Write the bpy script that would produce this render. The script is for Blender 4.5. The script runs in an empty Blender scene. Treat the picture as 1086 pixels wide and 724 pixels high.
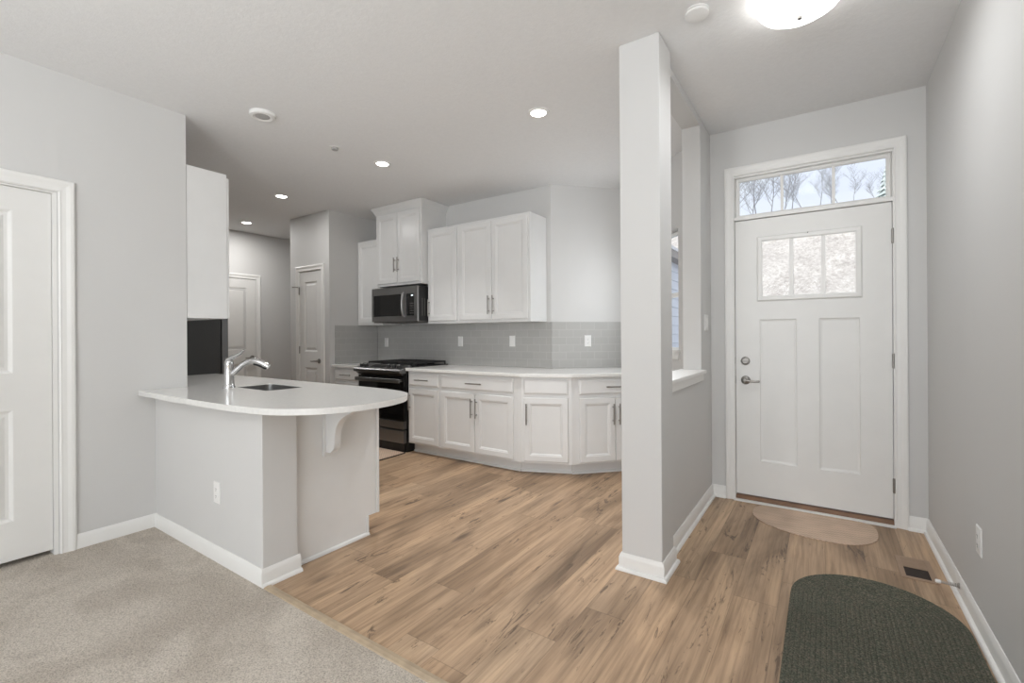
import bpy, bmesh, math, random
from mathutils import Vector, Matrix

random.seed(7)
S = bpy.context.scene
COL = S.collection
PI = math.pi

# ------------------------------------------------------------------ camera
F_PX, YAW, ROLL, CY = 490.41, 0.593291, -0.0062524, 355.034
EYE = 1.25
fwd = Vector((-math.sin(YAW), math.cos(YAW), 0))
r0 = Vector((math.cos(YAW), math.sin(YAW), 0))
u0 = Vector((0, 0, 1))
rv = r0 * math.cos(ROLL) + u0 * math.sin(ROLL)
uv = -r0 * math.sin(ROLL) + u0 * math.cos(ROLL)
cam_data = bpy.data.cameras.new('camera')
cam = bpy.data.objects.new('camera', cam_data)
COL.objects.link(cam)
m = Matrix.Identity(4)
for i in range(3):
    m[i][0], m[i][1], m[i][2] = rv[i], uv[i], -fwd[i]
m[0][3], m[1][3], m[2][3] = 0, 0, EYE
cam.matrix_world = m
cam_data.sensor_fit = 'HORIZONTAL'
cam_data.sensor_width = 36.0
cam_data.lens = 36.0 * F_PX / 1086.0
cam_data.shift_y = -(362.0 - CY) / 1086.0
cam_data.clip_start = 0.02
cam_data.clip_end = 400
S.camera = cam

# ------------------------------------------------------------------ world, sun, area lights, exposure
W = bpy.data.worlds.new('sky')
S.world = W
W.use_nodes = True
wn = W.node_tree
wn.nodes.clear()
wo = wn.nodes.new('ShaderNodeOutputWorld')
wb = wn.nodes.new('ShaderNodeBackground')
wr = wn.nodes.new('ShaderNodeValToRGB')
wz = wn.nodes.new('ShaderNodeTexNoise')
wt = wn.nodes.new('ShaderNodeTexCoord')
wm = wn.nodes.new('ShaderNodeMapping')
wm.inputs['Scale'].default_value = (1, 1, 4)
wz.inputs['Scale'].default_value = 2.6
wz.inputs['Detail'].default_value = 5
wr.color_ramp.elements[0].position = 0.38
wr.color_ramp.elements[0].color = (0.82, 0.86, 1.0, 1)
wr.color_ramp.elements[1].position = 0.62
wr.color_ramp.elements[1].color = (0.97, 0.98, 1.0, 1)
wn.links.new(wt.outputs['Generated'], wm.inputs['Vector'])
wn.links.new(wm.outputs['Vector'], wz.inputs['Vector'])
wn.links.new(wz.outputs['Fac'], wr.inputs['Fac'])
wn.links.new(wr.outputs['Color'], wb.inputs['Color'])
wb.inputs['Strength'].default_value = 1.0
wn.links.new(wb.outputs['Background'], wo.inputs['Surface'])

sd = bpy.data.lights.new('sun', 'SUN')
sd.energy = 3.9
sd.angle = math.radians(2)
sd.color = (1.0, 0.97, 0.92)
sun = bpy.data.objects.new('sun', sd)
COL.objects.link(sun)
sun.rotation_euler = Vector((0.50, 0.72, -0.60)).to_track_quat('-Z', 'Y').to_euler()


def area(name, loc, target, sx, sy, power, color=(1, 1, 1), shape='RECTANGLE', spread=PI):
    d = bpy.data.lights.new(name, 'AREA')
    d.shape = shape
    d.size = sx
    if shape in ('RECTANGLE', 'ELLIPSE'):
        d.size_y = sy
    d.energy = power
    d.color = color
    d.spread = spread
    o = bpy.data.objects.new(name, d)
    COL.objects.link(o)
    o.location = loc
    o.rotation_euler = (Vector(target) - Vector(loc)).to_track_quat('-Z', 'Z').to_euler()
    return o


# daylight through the living-room glass behind the camera, and through the two glazed openings ahead
area('daylight_patio', (0.6, -4.33, 1.25), (0.0, 0, 1.25), 5.2, 2.3, 118, (0.93, 0.97, 1.0))
area('daylight_bay', (-1.36, 4.46, 1.62), (-2.36, 3.46, 1.4), 0.6, 0.95, 9.5, (0.95, 0.975, 1.0))
# the photographer's flash, bounced off the ceiling from just behind the camera
area('bounce_flash', (-1.1, -1.35, 1.75), (-1.15, -1.0, 2.787), 0.35, 0.35, 56, (0.94, 0.975, 1.0))

S.view_settings.view_transform = 'Standard'
S.view_settings.look = 'None'
S.view_settings.exposure = 0.15
S.view_settings.gamma = 1.0
S.view_settings.use_curve_mapping = False
try:
    S.cycles.max_bounces = 10
    S.cycles.diffuse_bounces = 6
    S.cycles.transparent_max_bounces = 12
    S.cycles.sample_clamp_indirect = 6
    S.cycles.use_denoising = True
except Exception:
    pass

# ------------------------------------------------------------------ materials


class NT:
    """tiny node-tree helper"""

    def __init__(self, name):
        self.m = bpy.data.materials.new(name)
        self.m.use_nodes = True
        self.t = self.m.node_tree
        self.t.nodes.clear()
        self.out = self.t.nodes.new('ShaderNodeOutputMaterial')

    def n(self, typ, **kw):
        x = self.t.nodes.new(typ)
        for k, v in kw.items():
            setattr(x, k, v)
        return x

    def l(self, a, b):
        self.t.links.new(a, b)

    def math(self, op, a, b=None, clamp=False):
        x = self.n('ShaderNodeMath', operation=op)
        x.use_clamp = clamp
        for i, v in enumerate((a, b)):
            if v is None:
                continue
            if isinstance(v, (int, float)):
                x.inputs[i].default_value = v
            else:
                self.l(v, x.inputs[i])
        return x.outputs[0]

    def comb(self, a, b, c=0.0):
        x = self.n('ShaderNodeCombineXYZ')
        for i, v in enumerate((a, b, c)):
            if isinstance(v, (int, float)):
                x.inputs[i].default_value = v
            else:
                self.l(v, x.inputs[i])
        return x.outputs[0]

    def noise(self, vec, scale, detail=3, rough=0.5, dist=0.0):
        x = self.n('ShaderNodeTexNoise')
        x.inputs['Scale'].default_value = scale
        x.inputs['Detail'].default_value = detail
        x.inputs['Roughness'].default_value = rough
        x.inputs['Distortion'].default_value = dist
        self.l(vec, x.inputs['Vector'])
        return x.outputs['Fac']

    def white(self, vec):
        x = self.n('ShaderNodeTexWhiteNoise', noise_dimensions='3D')
        self.l(vec, x.inputs['Vector'])
        return x.outputs['Value']

    def ramp(self, fac, stops):
        x = self.n('ShaderNodeValToRGB')
        els = x.color_ramp.elements
        while len(els) < len(stops):
            els.new(0.5)
        for e, (p, c) in zip(els, stops):
            e.position = p
            e.color = (*c, 1) if len(c) == 3 else c
        self.l(fac, x.inputs['Fac'])
        return x.outputs['Color']

    def mix(self, fac, a, b, mode='MIX'):
        x = self.n('ShaderNodeMix', data_type='RGBA', blend_type=mode)
        for sock, v in ((x.inputs[0], fac), (x.inputs[6], a), (x.inputs[7], b)):
            if isinstance(v, (int, float)):
                sock.default_value = v
            elif isinstance(v, tuple):
                sock.default_value = (*v, 1)
            else:
                self.l(v, sock)
        return x.outputs[2]

    def coord(self, which='Object'):
        return self.n('ShaderNodeTexCoord').outputs[which]

    def sep(self, v):
        x = self.n('ShaderNodeSeparateXYZ')
        self.l(v, x.inputs[0])
        return x.outputs

    def bsdf(self, color, rough=0.5, metal=0.0, bump=None, bstr=0.2, bdist=0.01, coat=0.0, spec=0.5):
        b = self.n('ShaderNodeBsdfPrincipled')
        if isinstance(color, tuple):
            b.inputs['Base Color'].default_value = (*color, 1)
        else:
            self.l(color, b.inputs['Base Color'])
        if isinstance(rough, (int, float)):
            b.inputs['Roughness'].default_value = rough
        else:
            self.l(rough, b.inputs['Roughness'])
        b.inputs['Metallic'].default_value = metal
        b.inputs['Coat Weight'].default_value = coat
        b.inputs['Specular IOR Level'].default_value = spec
        if bump is not None:
            bn = self.n('ShaderNodeBump')
            bn.inputs['Strength'].default_value = bstr
            bn.inputs['Distance'].default_value = bdist
            self.l(bump, bn.inputs['Height'])
            self.l(bn.outputs[0], b.inputs['Normal'])
        self.l(b.outputs[0], self.out.inputs['Surface'])
        return self.m


def simple(name, color, rough=0.5, metal=0.0, var=0.03, scale=30, bstr=0.0, **kw):
    t = NT(name)
    c = t.coord()
    nz = t.noise(c, scale, 3)
    dark = tuple(x * (1 - var) for x in color)
    lite = tuple(min(1, x * (1 + var)) for x in color)
    colr = t.ramp(nz, [(0.3, dark), (0.7, lite)])
    return t.bsdf(colr, rough, metal, bump=nz if bstr else None, bstr=bstr, bdist=0.002, **kw)


def m_wall():
    t = NT('wall_paint')
    c = t.coord()
    nz = t.noise(c, 260, 3)
    big = t.noise(c, 1.3, 2)
    colr = t.ramp(big, [(0.3, (0.617, 0.613, 0.603)), (0.7, (0.637, 0.633, 0.623))])
    return t.bsdf(colr, 0.62, bump=nz, bstr=0.05, bdist=0.002, spec=0.3)


def m_ceiling():
    t = NT('ceiling_texture')
    c = t.coord()
    n1 = t.noise(c, 45, 4, 0.6)
    n2 = t.noise(c, 140, 2)
    hgt = t.math('ADD', n1, t.math('MULTIPLY', n2, 0.4))
    colr = t.ramp(n1, [(0.3, (0.765, 0.765, 0.765)), (0.7, (0.795, 0.795, 0.795))])
    return t.bsdf(colr, 0.9, bump=hgt, bstr=0.35, bdist=0.004, spec=0.1)


def m_wood():
    t = NT('oak_plank_floor')
    c = t.coord()
    x, y, z = t.sep(c)
    pw, pl = 0.182, 1.52
    rx = t.math('DIVIDE', x, pw)
    row = t.math('FLOOR', rx)
    off = t.math('MULTIPLY', t.white(t.comb(row, 3.7, 1.0)), pl)
    ry = t.math('DIVIDE', t.math('ADD', y, off), pl)
    colm = t.math('FLOOR', ry)
    pid = t.white(t.comb(row, colm, 5.0))
    pid2 = t.white(t.comb(colm, row, 11.0))
    shift = t.math('MULTIPLY', pid, 37.0)
    v1 = t.comb(t.math('MULTIPLY', x, 9.0), t.math('ADD', t.math('MULTIPLY', y, 0.9), shift), shift)
    v2 = t.comb(t.math('MULTIPLY', x, 60.0), t.math('ADD', t.math('MULTIPLY', y, 2.2), shift), shift)
    v3 = t.comb(t.math('MULTIPLY', x, 16.0), t.math('ADD', t.math('MULTIPLY', y, 2.6), shift), t.math('MULTIPLY', shift, 1.7))
    g1 = t.noise(v1, 1.0, 5, 0.62, 1.2)
    g2 = t.noise(v2, 1.0, 4, 0.6, 0.4)
    g3 = t.noise(v3, 1.0, 5, 0.72, 2.5)
    base = t.ramp(pid, [(0.0, (0.355, 0.242, 0.155)), (0.35, (0.45, 0.315, 0.207)), (0.7, (0.395, 0.275, 0.180)), (1.0, (0.50, 0.362, 0.245))])
    g4 = t.noise(t.comb(t.math('MULTIPLY', x, 3.2), t.math('ADD', t.math('MULTIPLY', y, 0.75), shift), shift), 1.0, 3, 0.5, 0.8)
    cloud = t.ramp(g4, [(0.30, (0.56, 0.545, 0.53)), (0.50, (0.98, 0.98, 0.98)), (0.72, (1.18, 1.17, 1.15))])
    tone = t.ramp(g1, [(0.25, (0.58, 0.54, 0.50)), (0.47, (0.98, 0.97, 0.96)), (0.75, (1.26, 1.25, 1.22))])
    c1 = t.mix(1.0, t.mix(1.0, base, cloud, 'MULTIPLY'), tone, 'MULTIPLY')
    fine = t.ramp(g2, [(0.3, (0.62, 0.60, 0.585)), (0.58, (1.10, 1.10, 1.10))])
    c2 = t.mix(0.75, c1, fine, 'MULTIPLY')
    g5 = t.noise(t.comb(t.math('MULTIPLY', x, 5.0), t.math('ADD', t.math('MULTIPLY', y, 2.2), shift), shift), 1.0, 2, 0.5)
    crack = t.ramp(t.math('ADD', g3, t.math('MULTIPLY', t.math('SUBTRACT', g5, 0.5), 0.45)), [(0.60, (0, 0, 0)), (0.68, (1, 1, 1))])
    c3 = t.mix(t.math('MULTIPLY', crack, 0.78), c2, (0.085, 0.055, 0.036))
    # knots
    kv = t.n('ShaderNodeTexVoronoi')
    kv.inputs['Scale'].default_value = 1.0
    t.l(t.comb(t.math('MULTIPLY', x, 4.6), t.math('ADD', t.math('MULTIPLY', y, 1.25), shift), shift), kv.inputs['Vector'])
    kd = t.math('ADD', kv.outputs['Distance'], t.math('MULTIPLY', g1, 0.10))
    knot = t.ramp(kd, [(0.085, (1, 1, 1)), (0.20, (0, 0, 0))])
    c3 = t.mix(t.math('MULTIPLY', knot, t.math('MULTIPLY', pid2, 0.85)), c3, (0.09, 0.06, 0.042))
    # seams
    fx = t.math('FRACT', rx)
    fy = t.math('FRACT', ry)
    ex = t.math('MINIMUM', fx, t.math('SUBTRACT', 1.0, fx))
    ey = t.math('MINIMUM', fy, t.math('SUBTRACT', 1.0, fy))
    sx = t.math('LESS_THAN', ex, 0.008)
    sy = t.math('LESS_THAN', ey, 0.0013)
    seam = t.math('MAXIMUM', sx, sy)
    c4 = t.mix(t.math('MULTIPLY', seam, 0.38), c3, (0.10, 0.065, 0.04))
    hgt = t.math('SUBTRACT', t.math('MULTIPLY', g2, 0.25), t.math('ADD', seam, t.math('MULTIPLY', crack, 0.5)))
    return t.bsdf(c4, 0.46, bump=hgt, bstr=0.25, bdist=0.0015, spec=0.4)


def m_carpet():
    t = NT('beige_carpet_pile')
    c = t.coord()
    n1 = t.noise(c, 170, 3, 0.75)
    n2 = t.noise(c, 55, 3, 0.6)
    n3 = t.noise(c, 2.3, 3, 0.55, 1.0)
    a = t.ramp(n1, [(0.25, (0.29, 0.25, 0.21)), (0.5, (0.69, 0.625, 0.545)), (0.75, (0.88, 0.82, 0.74))])
    b = t.ramp(n3, [(0.40, (0.85, 0.835, 0.82)), (0.58, (1.02, 1.02, 1.02))])
    c2 = t.mix(1.0, a, b, 'MULTIPLY')
    hgt = t.math('ADD', n1, t.math('MULTIPLY', n2, 0.8))
    return t.bsdf(c2, 0.95, bump=hgt, bstr=0.9, bdist=0.012, spec=0.05)


def m_braid():
    t = NT('green_braided_wool')
    c = t.coord()
    x, y, z = t.sep(c)
    n1 = t.noise(c, 140, 3, 0.7)
    n2 = t.noise(c, 35, 2, 0.6)
    dy = t.math('MAXIMUM', t.math('SUBTRACT', t.math('ABSOLUTE', t.math('SUBTRACT', y, 2.1975)), 0.4175), 0.0)
    dx = t.math('SUBTRACT', x, 0.181)
    dist = t.math('SQRT', t.math('ADD', t.math('MULTIPLY', dx, dx), t.math('MULTIPLY', dy, dy)))
    rib = t.math('ABSOLUTE', t.math('SINE', t.math('MULTIPLY', dist, PI / 0.0179)))
    groove = t.ramp(rib, [(0.0, (0.66, 0.66, 0.66)), (0.4, (1, 1, 1))])
    a = t.ramp(n1, [(0.3, (0.045, 0.049, 0.040)), (0.5, (0.108, 0.110, 0.090)), (0.72, (0.23, 0.21, 0.175))])
    b = t.ramp(n2, [(0.35, (0.85, 0.9, 0.85)), (0.65, (1.12, 1.05, 1.0))])
    return t.bsdf(t.mix(1.0, t.mix(1.0, a, b, 'MULTIPLY'), groove, 'MULTIPLY'), 0.95, bump=n1, bstr=0.8, bdist=0.004, spec=0.1)


def m_weave(name, color, scale=170):
    t = NT(name)
    c = t.coord()
    x, y, z = t.sep(c)
    a = t.math('SINE', t.math('MULTIPLY', x, scale))
    b = t.math('SINE', t.math('MULTIPLY', y, scale))
    w = t.math('MULTIPLY', a, b)
    n1 = t.noise(c, 6, 2)
    w2 = t.math('ADD', t.math('MULTIPLY', w, 0.30), t.math('MULTIPLY', n1, 1.0))
    colr = t.ramp(w2, [(0.25, tuple(q * 0.80 for q in color)), (0.75, tuple(q * 1.12 for q in color))])
    return t.bsdf(colr, 0.85, bump=w, bstr=0.5, bdist=0.002, spec=0.15)


def m_tile():
    t = NT('grey_subway_tile')
    c = t.coord()
    x, y, z = t.sep(c)
    br = t.n('ShaderNodeTexBrick')
    br.inputs['Scale'].default_value = 1.0
    br.inputs['Brick Width'].default_value = 0.153
    br.inputs['Row Height'].default_value = 0.0765
    br.inputs['Mortar Size'].default_value = 0.0022
    br.inputs['Mortar Smooth'].default_value = 0.3
    br.inputs['Color1'].default_value = (0.43, 0.425, 0.41, 1)
    br.inputs['Color2'].default_value = (0.455, 0.45, 0.435, 1)
    br.inputs['Mortar'].default_value = (0.53, 0.525, 0.51, 1)
    t.l(t.comb(x, z, 0.0), br.inputs['Vector'])
    return t.bsdf(br.outputs['Color'], 0.22, bump=br.outputs['Fac'], bstr=-0.25, bdist=0.002)


def m_brushed(name, color, rough, sx, sz, metal=1.0):
    t = NT(name)
    c = t.coord()
    x, y, z = t.sep(c)
    nz = t.noise(t.comb(t.math('MULTIPLY', x, sx), t.math('MULTIPLY', y, sx), t.math('MULTIPLY', z, sz)), 1.0, 3)
    colr = t.ramp(nz, [(0.3, tuple(q * 0.93 for q in color)), (0.7, color)])
    rg = t.math('ADD', t.math('MULTIPLY', nz, 0.12), rough)
    return t.bsdf(colr, rg, metal)


def m_glass():
    t = NT('window_glass')
    tr = t.n('ShaderNodeBsdfTransparent')
    tr.inputs['Color'].default_value = (0.96, 0.98, 0.98, 1)
    gl = t.n('ShaderNodeBsdfGlossy')
    gl.inputs['Roughness'].default_value = 0.02
    mx = t.n('ShaderNodeMixShader')
    mx.inputs[0].default_value = 0.0025
    t.l(tr.outputs[0], mx.inputs[1])
    t.l(gl.outputs[0], mx.inputs[2])
    t.l(mx.outputs[0], t.out.inputs['Surface'])
    return t.m


def m_emit(name, color, strength):
    t = NT(name)
    e = t.n('ShaderNodeEmission')
    e.inputs['Color'].default_value = (*color, 1)
    e.inputs['Strength'].default_value = strength
    t.l(e.outputs[0], t.out.inputs['Surface'])
    return t.m


def m_fridge():
    t = NT('black_pebbled_steel')
    c = t.coord()
    nz = t.noise(c, 320, 2)
    colr = t.ramp(nz, [(0.3, (0.016, 0.016, 0.015)), (0.7, (0.030, 0.030, 0.029))])
    return t.bsdf(colr, 0.42, bump=nz, bstr=0.3, bdist=0.002)


def m_grass():
    t = NT('dry_hill_grass')
    c = t.coord()
    x, y, z = t.sep(c)
    v = t.comb(x, t.math('MULTIPLY', y, 0.30), t.math('MULTIPLY', z, 0.3))
    n1 = t.noise(v, 0.9, 6, 0.7)
    n2 = t.noise(v, 6.0, 6, 0.8)
    a = t.ramp(n1, [(0.3, (0.56, 0.52, 0.50)), (0.7, (0.76, 0.72, 0.69))])
    b = t.ramp(n2, [(0.32, (0.60, 0.57, 0.55)), (0.60, (1.08, 1.08, 1.08))])
    return t.bsdf(t.mix(1.0, a, b, 'MULTIPLY'), 0.95, bump=n2, bstr=0.6, bdist=0.3, spec=0.05)


def m_siding():
    return simple('white_lap_siding', (0.66, 0.71, 0.80), 0.6, var=0.02, scale=3)


M = {
    'wall': m_wall(), 'ceiling': m_ceiling(), 'wood': m_wood(), 'carpet': m_carpet(),
    'trim': simple('white_trim_paint', (0.80, 0.795, 0.775), 0.38, var=0.012, scale=8),
    'door': simple('white_door_paint', (0.77, 0.765, 0.745), 0.42, var=0.012, scale=8),
    'cab': simple('white_cabinet_paint', (0.735, 0.735, 0.727), 0.30, var=0.012, scale=8),
    'quartz': simple('white_quartz', (0.76, 0.755, 0.735), 0.16, var=0.03, scale=60),
    'tile': m_tile(),
    'steel': m_brushed('brushed_stainless', (0.40, 0.40, 0.40), 0.27, 4, 260),
    'rangesteel': m_brushed('range_stainless', (0.25, 0.25, 0.25), 0.30, 4, 260),
    'darksteel': m_brushed('dark_stainless', (0.15, 0.15, 0.152), 0.36, 4, 260),
    'sinksteel': m_brushed('sink_stainless', (0.30, 0.298, 0.292), 0.27, 80, 80),
    'nickel': m_brushed('satin_nickel', (0.34, 0.325, 0.305), 0.28, 60, 60),
    'chrome': simple('polished_chrome', (0.60, 0.60, 0.60), 0.09, 1.0, var=0.01),
    'blackglass': simple('black_oven_glass', (0.006, 0.006, 0.006), 0.05, var=0.1),
    'mwglass': simple('smoked_microwave_glass', (0.012, 0.012, 0.012), 0.06, var=0.1),
    'black': simple('black_enamel', (0.010, 0.010, 0.010), 0.45, var=0.15),
    'iron': simple('cast_iron', (0.018, 0.018, 0.018), 0.55, var=0.25, bstr=0.3, scale=200),
    'fridge': m_fridge(),
    'plastic': simple('white_plastic', (0.80, 0.795, 0.78), 0.4, var=0.01),
    'slot': simple('dark_slot', (0.10, 0.095, 0.09), 0.6),
    'grey': simple('grey_lens', (0.42, 0.41, 0.40), 0.6),
    'glass': m_glass(),
    'lens': m_emit('lit_lamp_lens', (1.0, 0.965, 0.90), 14.0),
    'bowl': m_emit('lit_frosted_bowl', (1.0, 0.985, 0.955), 6.5),
    'digits': m_emit('lit_clock_digits', (0.85, 0.95, 1.0), 1.5),
    'braid': m_braid(),
    'mat': m_weave('beige_mat_weave', (0.60, 0.455, 0.35), 210),
    'matborder': simple('dark_mat_edge', (0.05, 0.04, 0.032), 0.85),
    'bronze': simple('brown_sill', (0.20, 0.105, 0.055), 0.45, var=0.15, scale=12),
    'vent': simple('tan_vent_metal', (0.345, 0.24, 0.165), 0.5, var=0.05),
    'ventshade': simple('painted_duct_shade', (0.03, 0.02, 0.016), 0.8),
    'transition': simple('oak_transition', (0.42, 0.33, 0.23), 0.5, var=0.12, scale=20),
    'spring': simple('door_stop_spring', (0.45, 0.43, 0.41), 0.3, 1.0),
    'grass': m_grass(), 'siding': m_siding(),
    'bark': simple('grey_bark', (0.30, 0.31, 0.34), 0.9, var=0.2, scale=8),
    'needles': simple('frosted_needles', (0.42, 0.47, 0.47), 0.9, var=0.3, scale=6),
    'roof': simple('pale_shingles', (0.72, 0.73, 0.76), 0.8, var=0.08, scale=5),
    'eave': simple('grey_eave', (0.36, 0.34, 0.33), 0.7),
}

# ------------------------------------------------------------------ mesh helpers


def new_obj(name, bm, mat, parent=None, smooth=False, bevel=0.0, auto=True):
    me = bpy.data.meshes.new(name)
    bmesh.ops.recalc_face_normals(bm, faces=bm.faces)
    bm.to_mesh(me)
    bm.free()
    me.materials.append(mat)
    o = bpy.data.objects.new(name, me)
    COL.objects.link(o)
    if parent is not None:
        o.parent = parent
    if smooth:
        for p in me.polygons:
            p.use_smooth = True
        try:
            me.set_sharp_from_angle(angle=math.radians(40))
        except Exception:
            pass
    if bevel:
        b = o.modifiers.new('bevel', 'BEVEL')
        b.width = bevel
        b.segments = 2
        b.limit_method = 'ANGLE'
        b.angle_limit = math.radians(35)
    return o


def thing(name, label, cat, loc=(0, 0, 0), rz=0.0, group=None):
    o = bpy.data.objects.new(name, None)
    o.empty_display_size = 0.1
    COL.objects.link(o)
    o.location = loc
    o.rotation_euler = (0, 0, rz)
    o['label'] = label
    o['category'] = cat
    if group:
        o['group'] = group
    return o


def tag(o, label, cat, group=None):
    o['label'] = label
    o['category'] = cat
    if group:
        o['group'] = group
    return o


def struct(o, kind='structure'):
    o['kind'] = kind
    return o


def copy_tree(o, parent=None):
    c = o.copy()
    COL.objects.link(c)
    if parent is not None:
        c.parent = parent
    for ch in list(o.children):
        copy_tree(ch, c)
    return c


def box(bm, x0, x1, y0, y1, z0, z1):
    vs = [bm.verts.new((x, y, z)) for z in (z0, z1) for y in (y0, y1) for x in (x0, x1)]
    for f in ((0, 2, 3, 1), (4, 5, 7, 6), (0, 1, 5, 4), (2, 6, 7, 3), (0, 4, 6, 2), (1, 3, 7, 5)):
        bm.faces.new([vs[i] for i in f])


def prism(bm, poly, z0, z1):
    a = [bm.verts.new((x, y, z0)) for x, y in poly]
    b = [bm.verts.new((x, y, z1)) for x, y in poly]
    bm.faces.new(a[::-1])
    bm.faces.new(b)
    n = len(poly)
    for i in range(n):
        j = (i + 1) % n
        bm.faces.new([a[i], a[j], b[j], b[i]])


def prism_map(bm, poly, w0, w1, fn):
    a = [bm.verts.new(fn(u, v, w0)) for u, v in poly]
    b = [bm.verts.new(fn(u, v, w1)) for u, v in poly]
    bm.faces.new(a[::-1])
    bm.faces.new(b)
    n = len(poly)
    for i in range(n):
        j = (i + 1) % n
        bm.faces.new([a[i], a[j], b[j], b[i]])


def sweep(bm, path, prof, side=1, closed=False, fn=None):
    """mitred moulding: path in (u,v); prof = (offset to the left*side, w)"""
    n = len(path)
    P = [Vector(p) for p in path]
    rings = []
    for i in range(n):
        d0 = d1 = None
        if i > 0 or closed:
            d0 = (P[i] - P[i - 1]).normalized()
        if i < n - 1 or closed:
            d1 = (P[(i + 1) % n] - P[i]).normalized()
        d0 = d0 or d1
        d1 = d1 or d0
        n0 = Vector((-d0.y, d0.x)) * side
        n1 = Vector((-d1.y, d1.x)) * side
        mt = (n0 + n1)
        mt = mt.normalized() if mt.length > 1e-6 else n0
        k = 1.0 / max(0.25, mt.dot(n0))
        ring = []
        for off, w in prof:
            q = P[i] + mt * (off * k)
            co = (q.x, q.y, w) if fn is None else fn(q.x, q.y, w)
            ring.append(bm.verts.new(co))
        rings.append(ring)
    m_ = len(prof)
    last = n if closed else n - 1
    for i in range(last):
        a, b = rings[i], rings[(i + 1) % n]
        for j in range(m_):
            k = (j + 1) % m_
            bm.faces.new([a[j], a[k], b[k], b[j]])
    if not closed:
        bm.faces.new(rings[0][::-1])
        bm.faces.new(rings[-1])


def lathe(bm, prof, seg=32, mat=None, cap=True):
    """prof: (r,z) list; axis z; mat: 4x4 transform"""
    rings = []
    for r, z in prof:
        if r < 1e-6:
            rings.append([bm.verts.new((0, 0, z))])
        else:
            rings.append([bm.verts.new((r * math.cos(2 * PI * i / seg), r * math.sin(2 * PI * i / seg), z)) for i in range(seg)])
    for a, b in zip(rings, rings[1:]):
        for i in range(seg):
            j = (i + 1) % seg
            if len(a) == 1 and len(b) == 1:
                continue
            if len(a) == 1:
                bm.faces.new([a[0], b[i], b[j]])
            elif len(b) == 1:
                bm.faces.new([a[i], a[j], b[0]])
            else:
                bm.faces.new([a[i], a[j], b[j], b[i]])
    if cap:
        for rg in (rings[0], rings[-1]):
            if len(rg) > 1:
                bm.faces.new(rg)
    if mat is not None:
        vs = [v for rg in rings for v in rg]
        bmesh.ops.transform(bm, matrix=mat, verts=vs)


def tube(bm, pts, radii, seg=10, sq=None):
    """sweep a circle (or ellipse: sq=(a,b) multipliers) along 3D points"""
    P = [Vector(p) for p in pts]
    if isinstance(radii, (int, float)):
        radii = [radii] * len(P)
    prev = None
    rings = []
    for i, p in enumerate(P):
        d = (P[min(i + 1, len(P) - 1)] - P[max(i - 1, 0)]).normalized()
        if prev is None:
            ref = Vector((0, 0, 1)) if abs(d.z) < 0.9 else Vector((1, 0, 0))
            a = d.cross(ref).normalized()
        else:
            a = (prev - d * prev.dot(d)).normalized()
        prev = a
        b = d.cross(a)
        ka, kb = sq if sq else (1, 1)
        rings.append([bm.verts.new(p + (a * math.cos(t) * ka + b * math.sin(t) * kb) * radii[i]) for t in [2 * PI * k / seg for k in range(seg)]])
    for a, b in zip(rings, rings[1:]):
        for i in range(seg):
            j = (i + 1) % seg
            bm.faces.new([a[i], a[j], b[j], b[i]])
    bm.faces.new(rings[0][::-1])
    bm.faces.new(rings[-1])


def nested(bm, x0, x1, z0, z1, prof, y_of=lambda d: -d, back=True):
    """stepped panel facing -y: prof = (inset, depth towards viewer)"""
    rings = []
    for ins, d in prof:
        y = y_of(d)
        rings.append([bm.verts.new(c) for c in ((x0 + ins, y, z0 + ins), (x1 - ins, y, z0 + ins), (x1 - ins, y, z1 - ins), (x0 + ins, y, z1 - ins))])
    for a, b in zip(rings, rings[1:]):
        for i in range(4):
            j = (i + 1) % 4
            bm.faces.new([a[i], a[j], b[j], b[i]])
    bm.faces.new(rings[-1])
    if back:
        bm.faces.new(rings[0][::-1])


def wall_seg(name, p0, p1, thick, z0=0.0, z1=2.787, side=1, mat='wall'):
    """wall along p0->p1; face on the line, thickness to the left*side"""
    d = (Vector(p1) - Vector(p0)).normalized()
    n = Vector((-d.y, d.x)) * side * thick
    bm = bmesh.new()
    prism(bm, [tuple(p0), tuple(p1), (p1[0] + n.x, p1[1] + n.y), (p0[0] + n.x, p0[1] + n.y)], z0, z1)
    return struct(new_obj(name, bm, M[mat]))


def smooth_poly(pts, n=6):
    """Catmull-Rom through closed points"""
    out = []
    k = len(pts)
    for i in range(k):
        p0, p1, p2, p3 = [Vector(pts[(i + j - 1) % k]) for j in range(4)]
        for s in range(n):
            t = s / n
            q = 0.5 * ((2 * p1) + (p2 - p0) * t + (2 * p0 - 5 * p1 + 4 * p2 - p3) * t * t + (3 * p1 - p0 - 3 * p2 + p3) * t ** 3)
            out.append((q.x, q.y))
    return out


# ------------------------------------------------------------------ the shell
CEIL = 2.787
XL, XR = -3.665, 0.536          # left wall, right wall
YD = 3.836                      # front door wall
YK = 4.155                      # range wall
YH = 1.215                      # living side of the peninsula half wall
YR = 1.40                       # kitchen side of it
YB = -4.4                       # back of the living room
A_ = (-2.315, YK)               # range wall / angled wall corner
B_ = (-1.72, 4.75)              # angled wall / bay window wall corner
C_ = (-0.86, 3.89)              # bay window wall / hall wall

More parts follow.
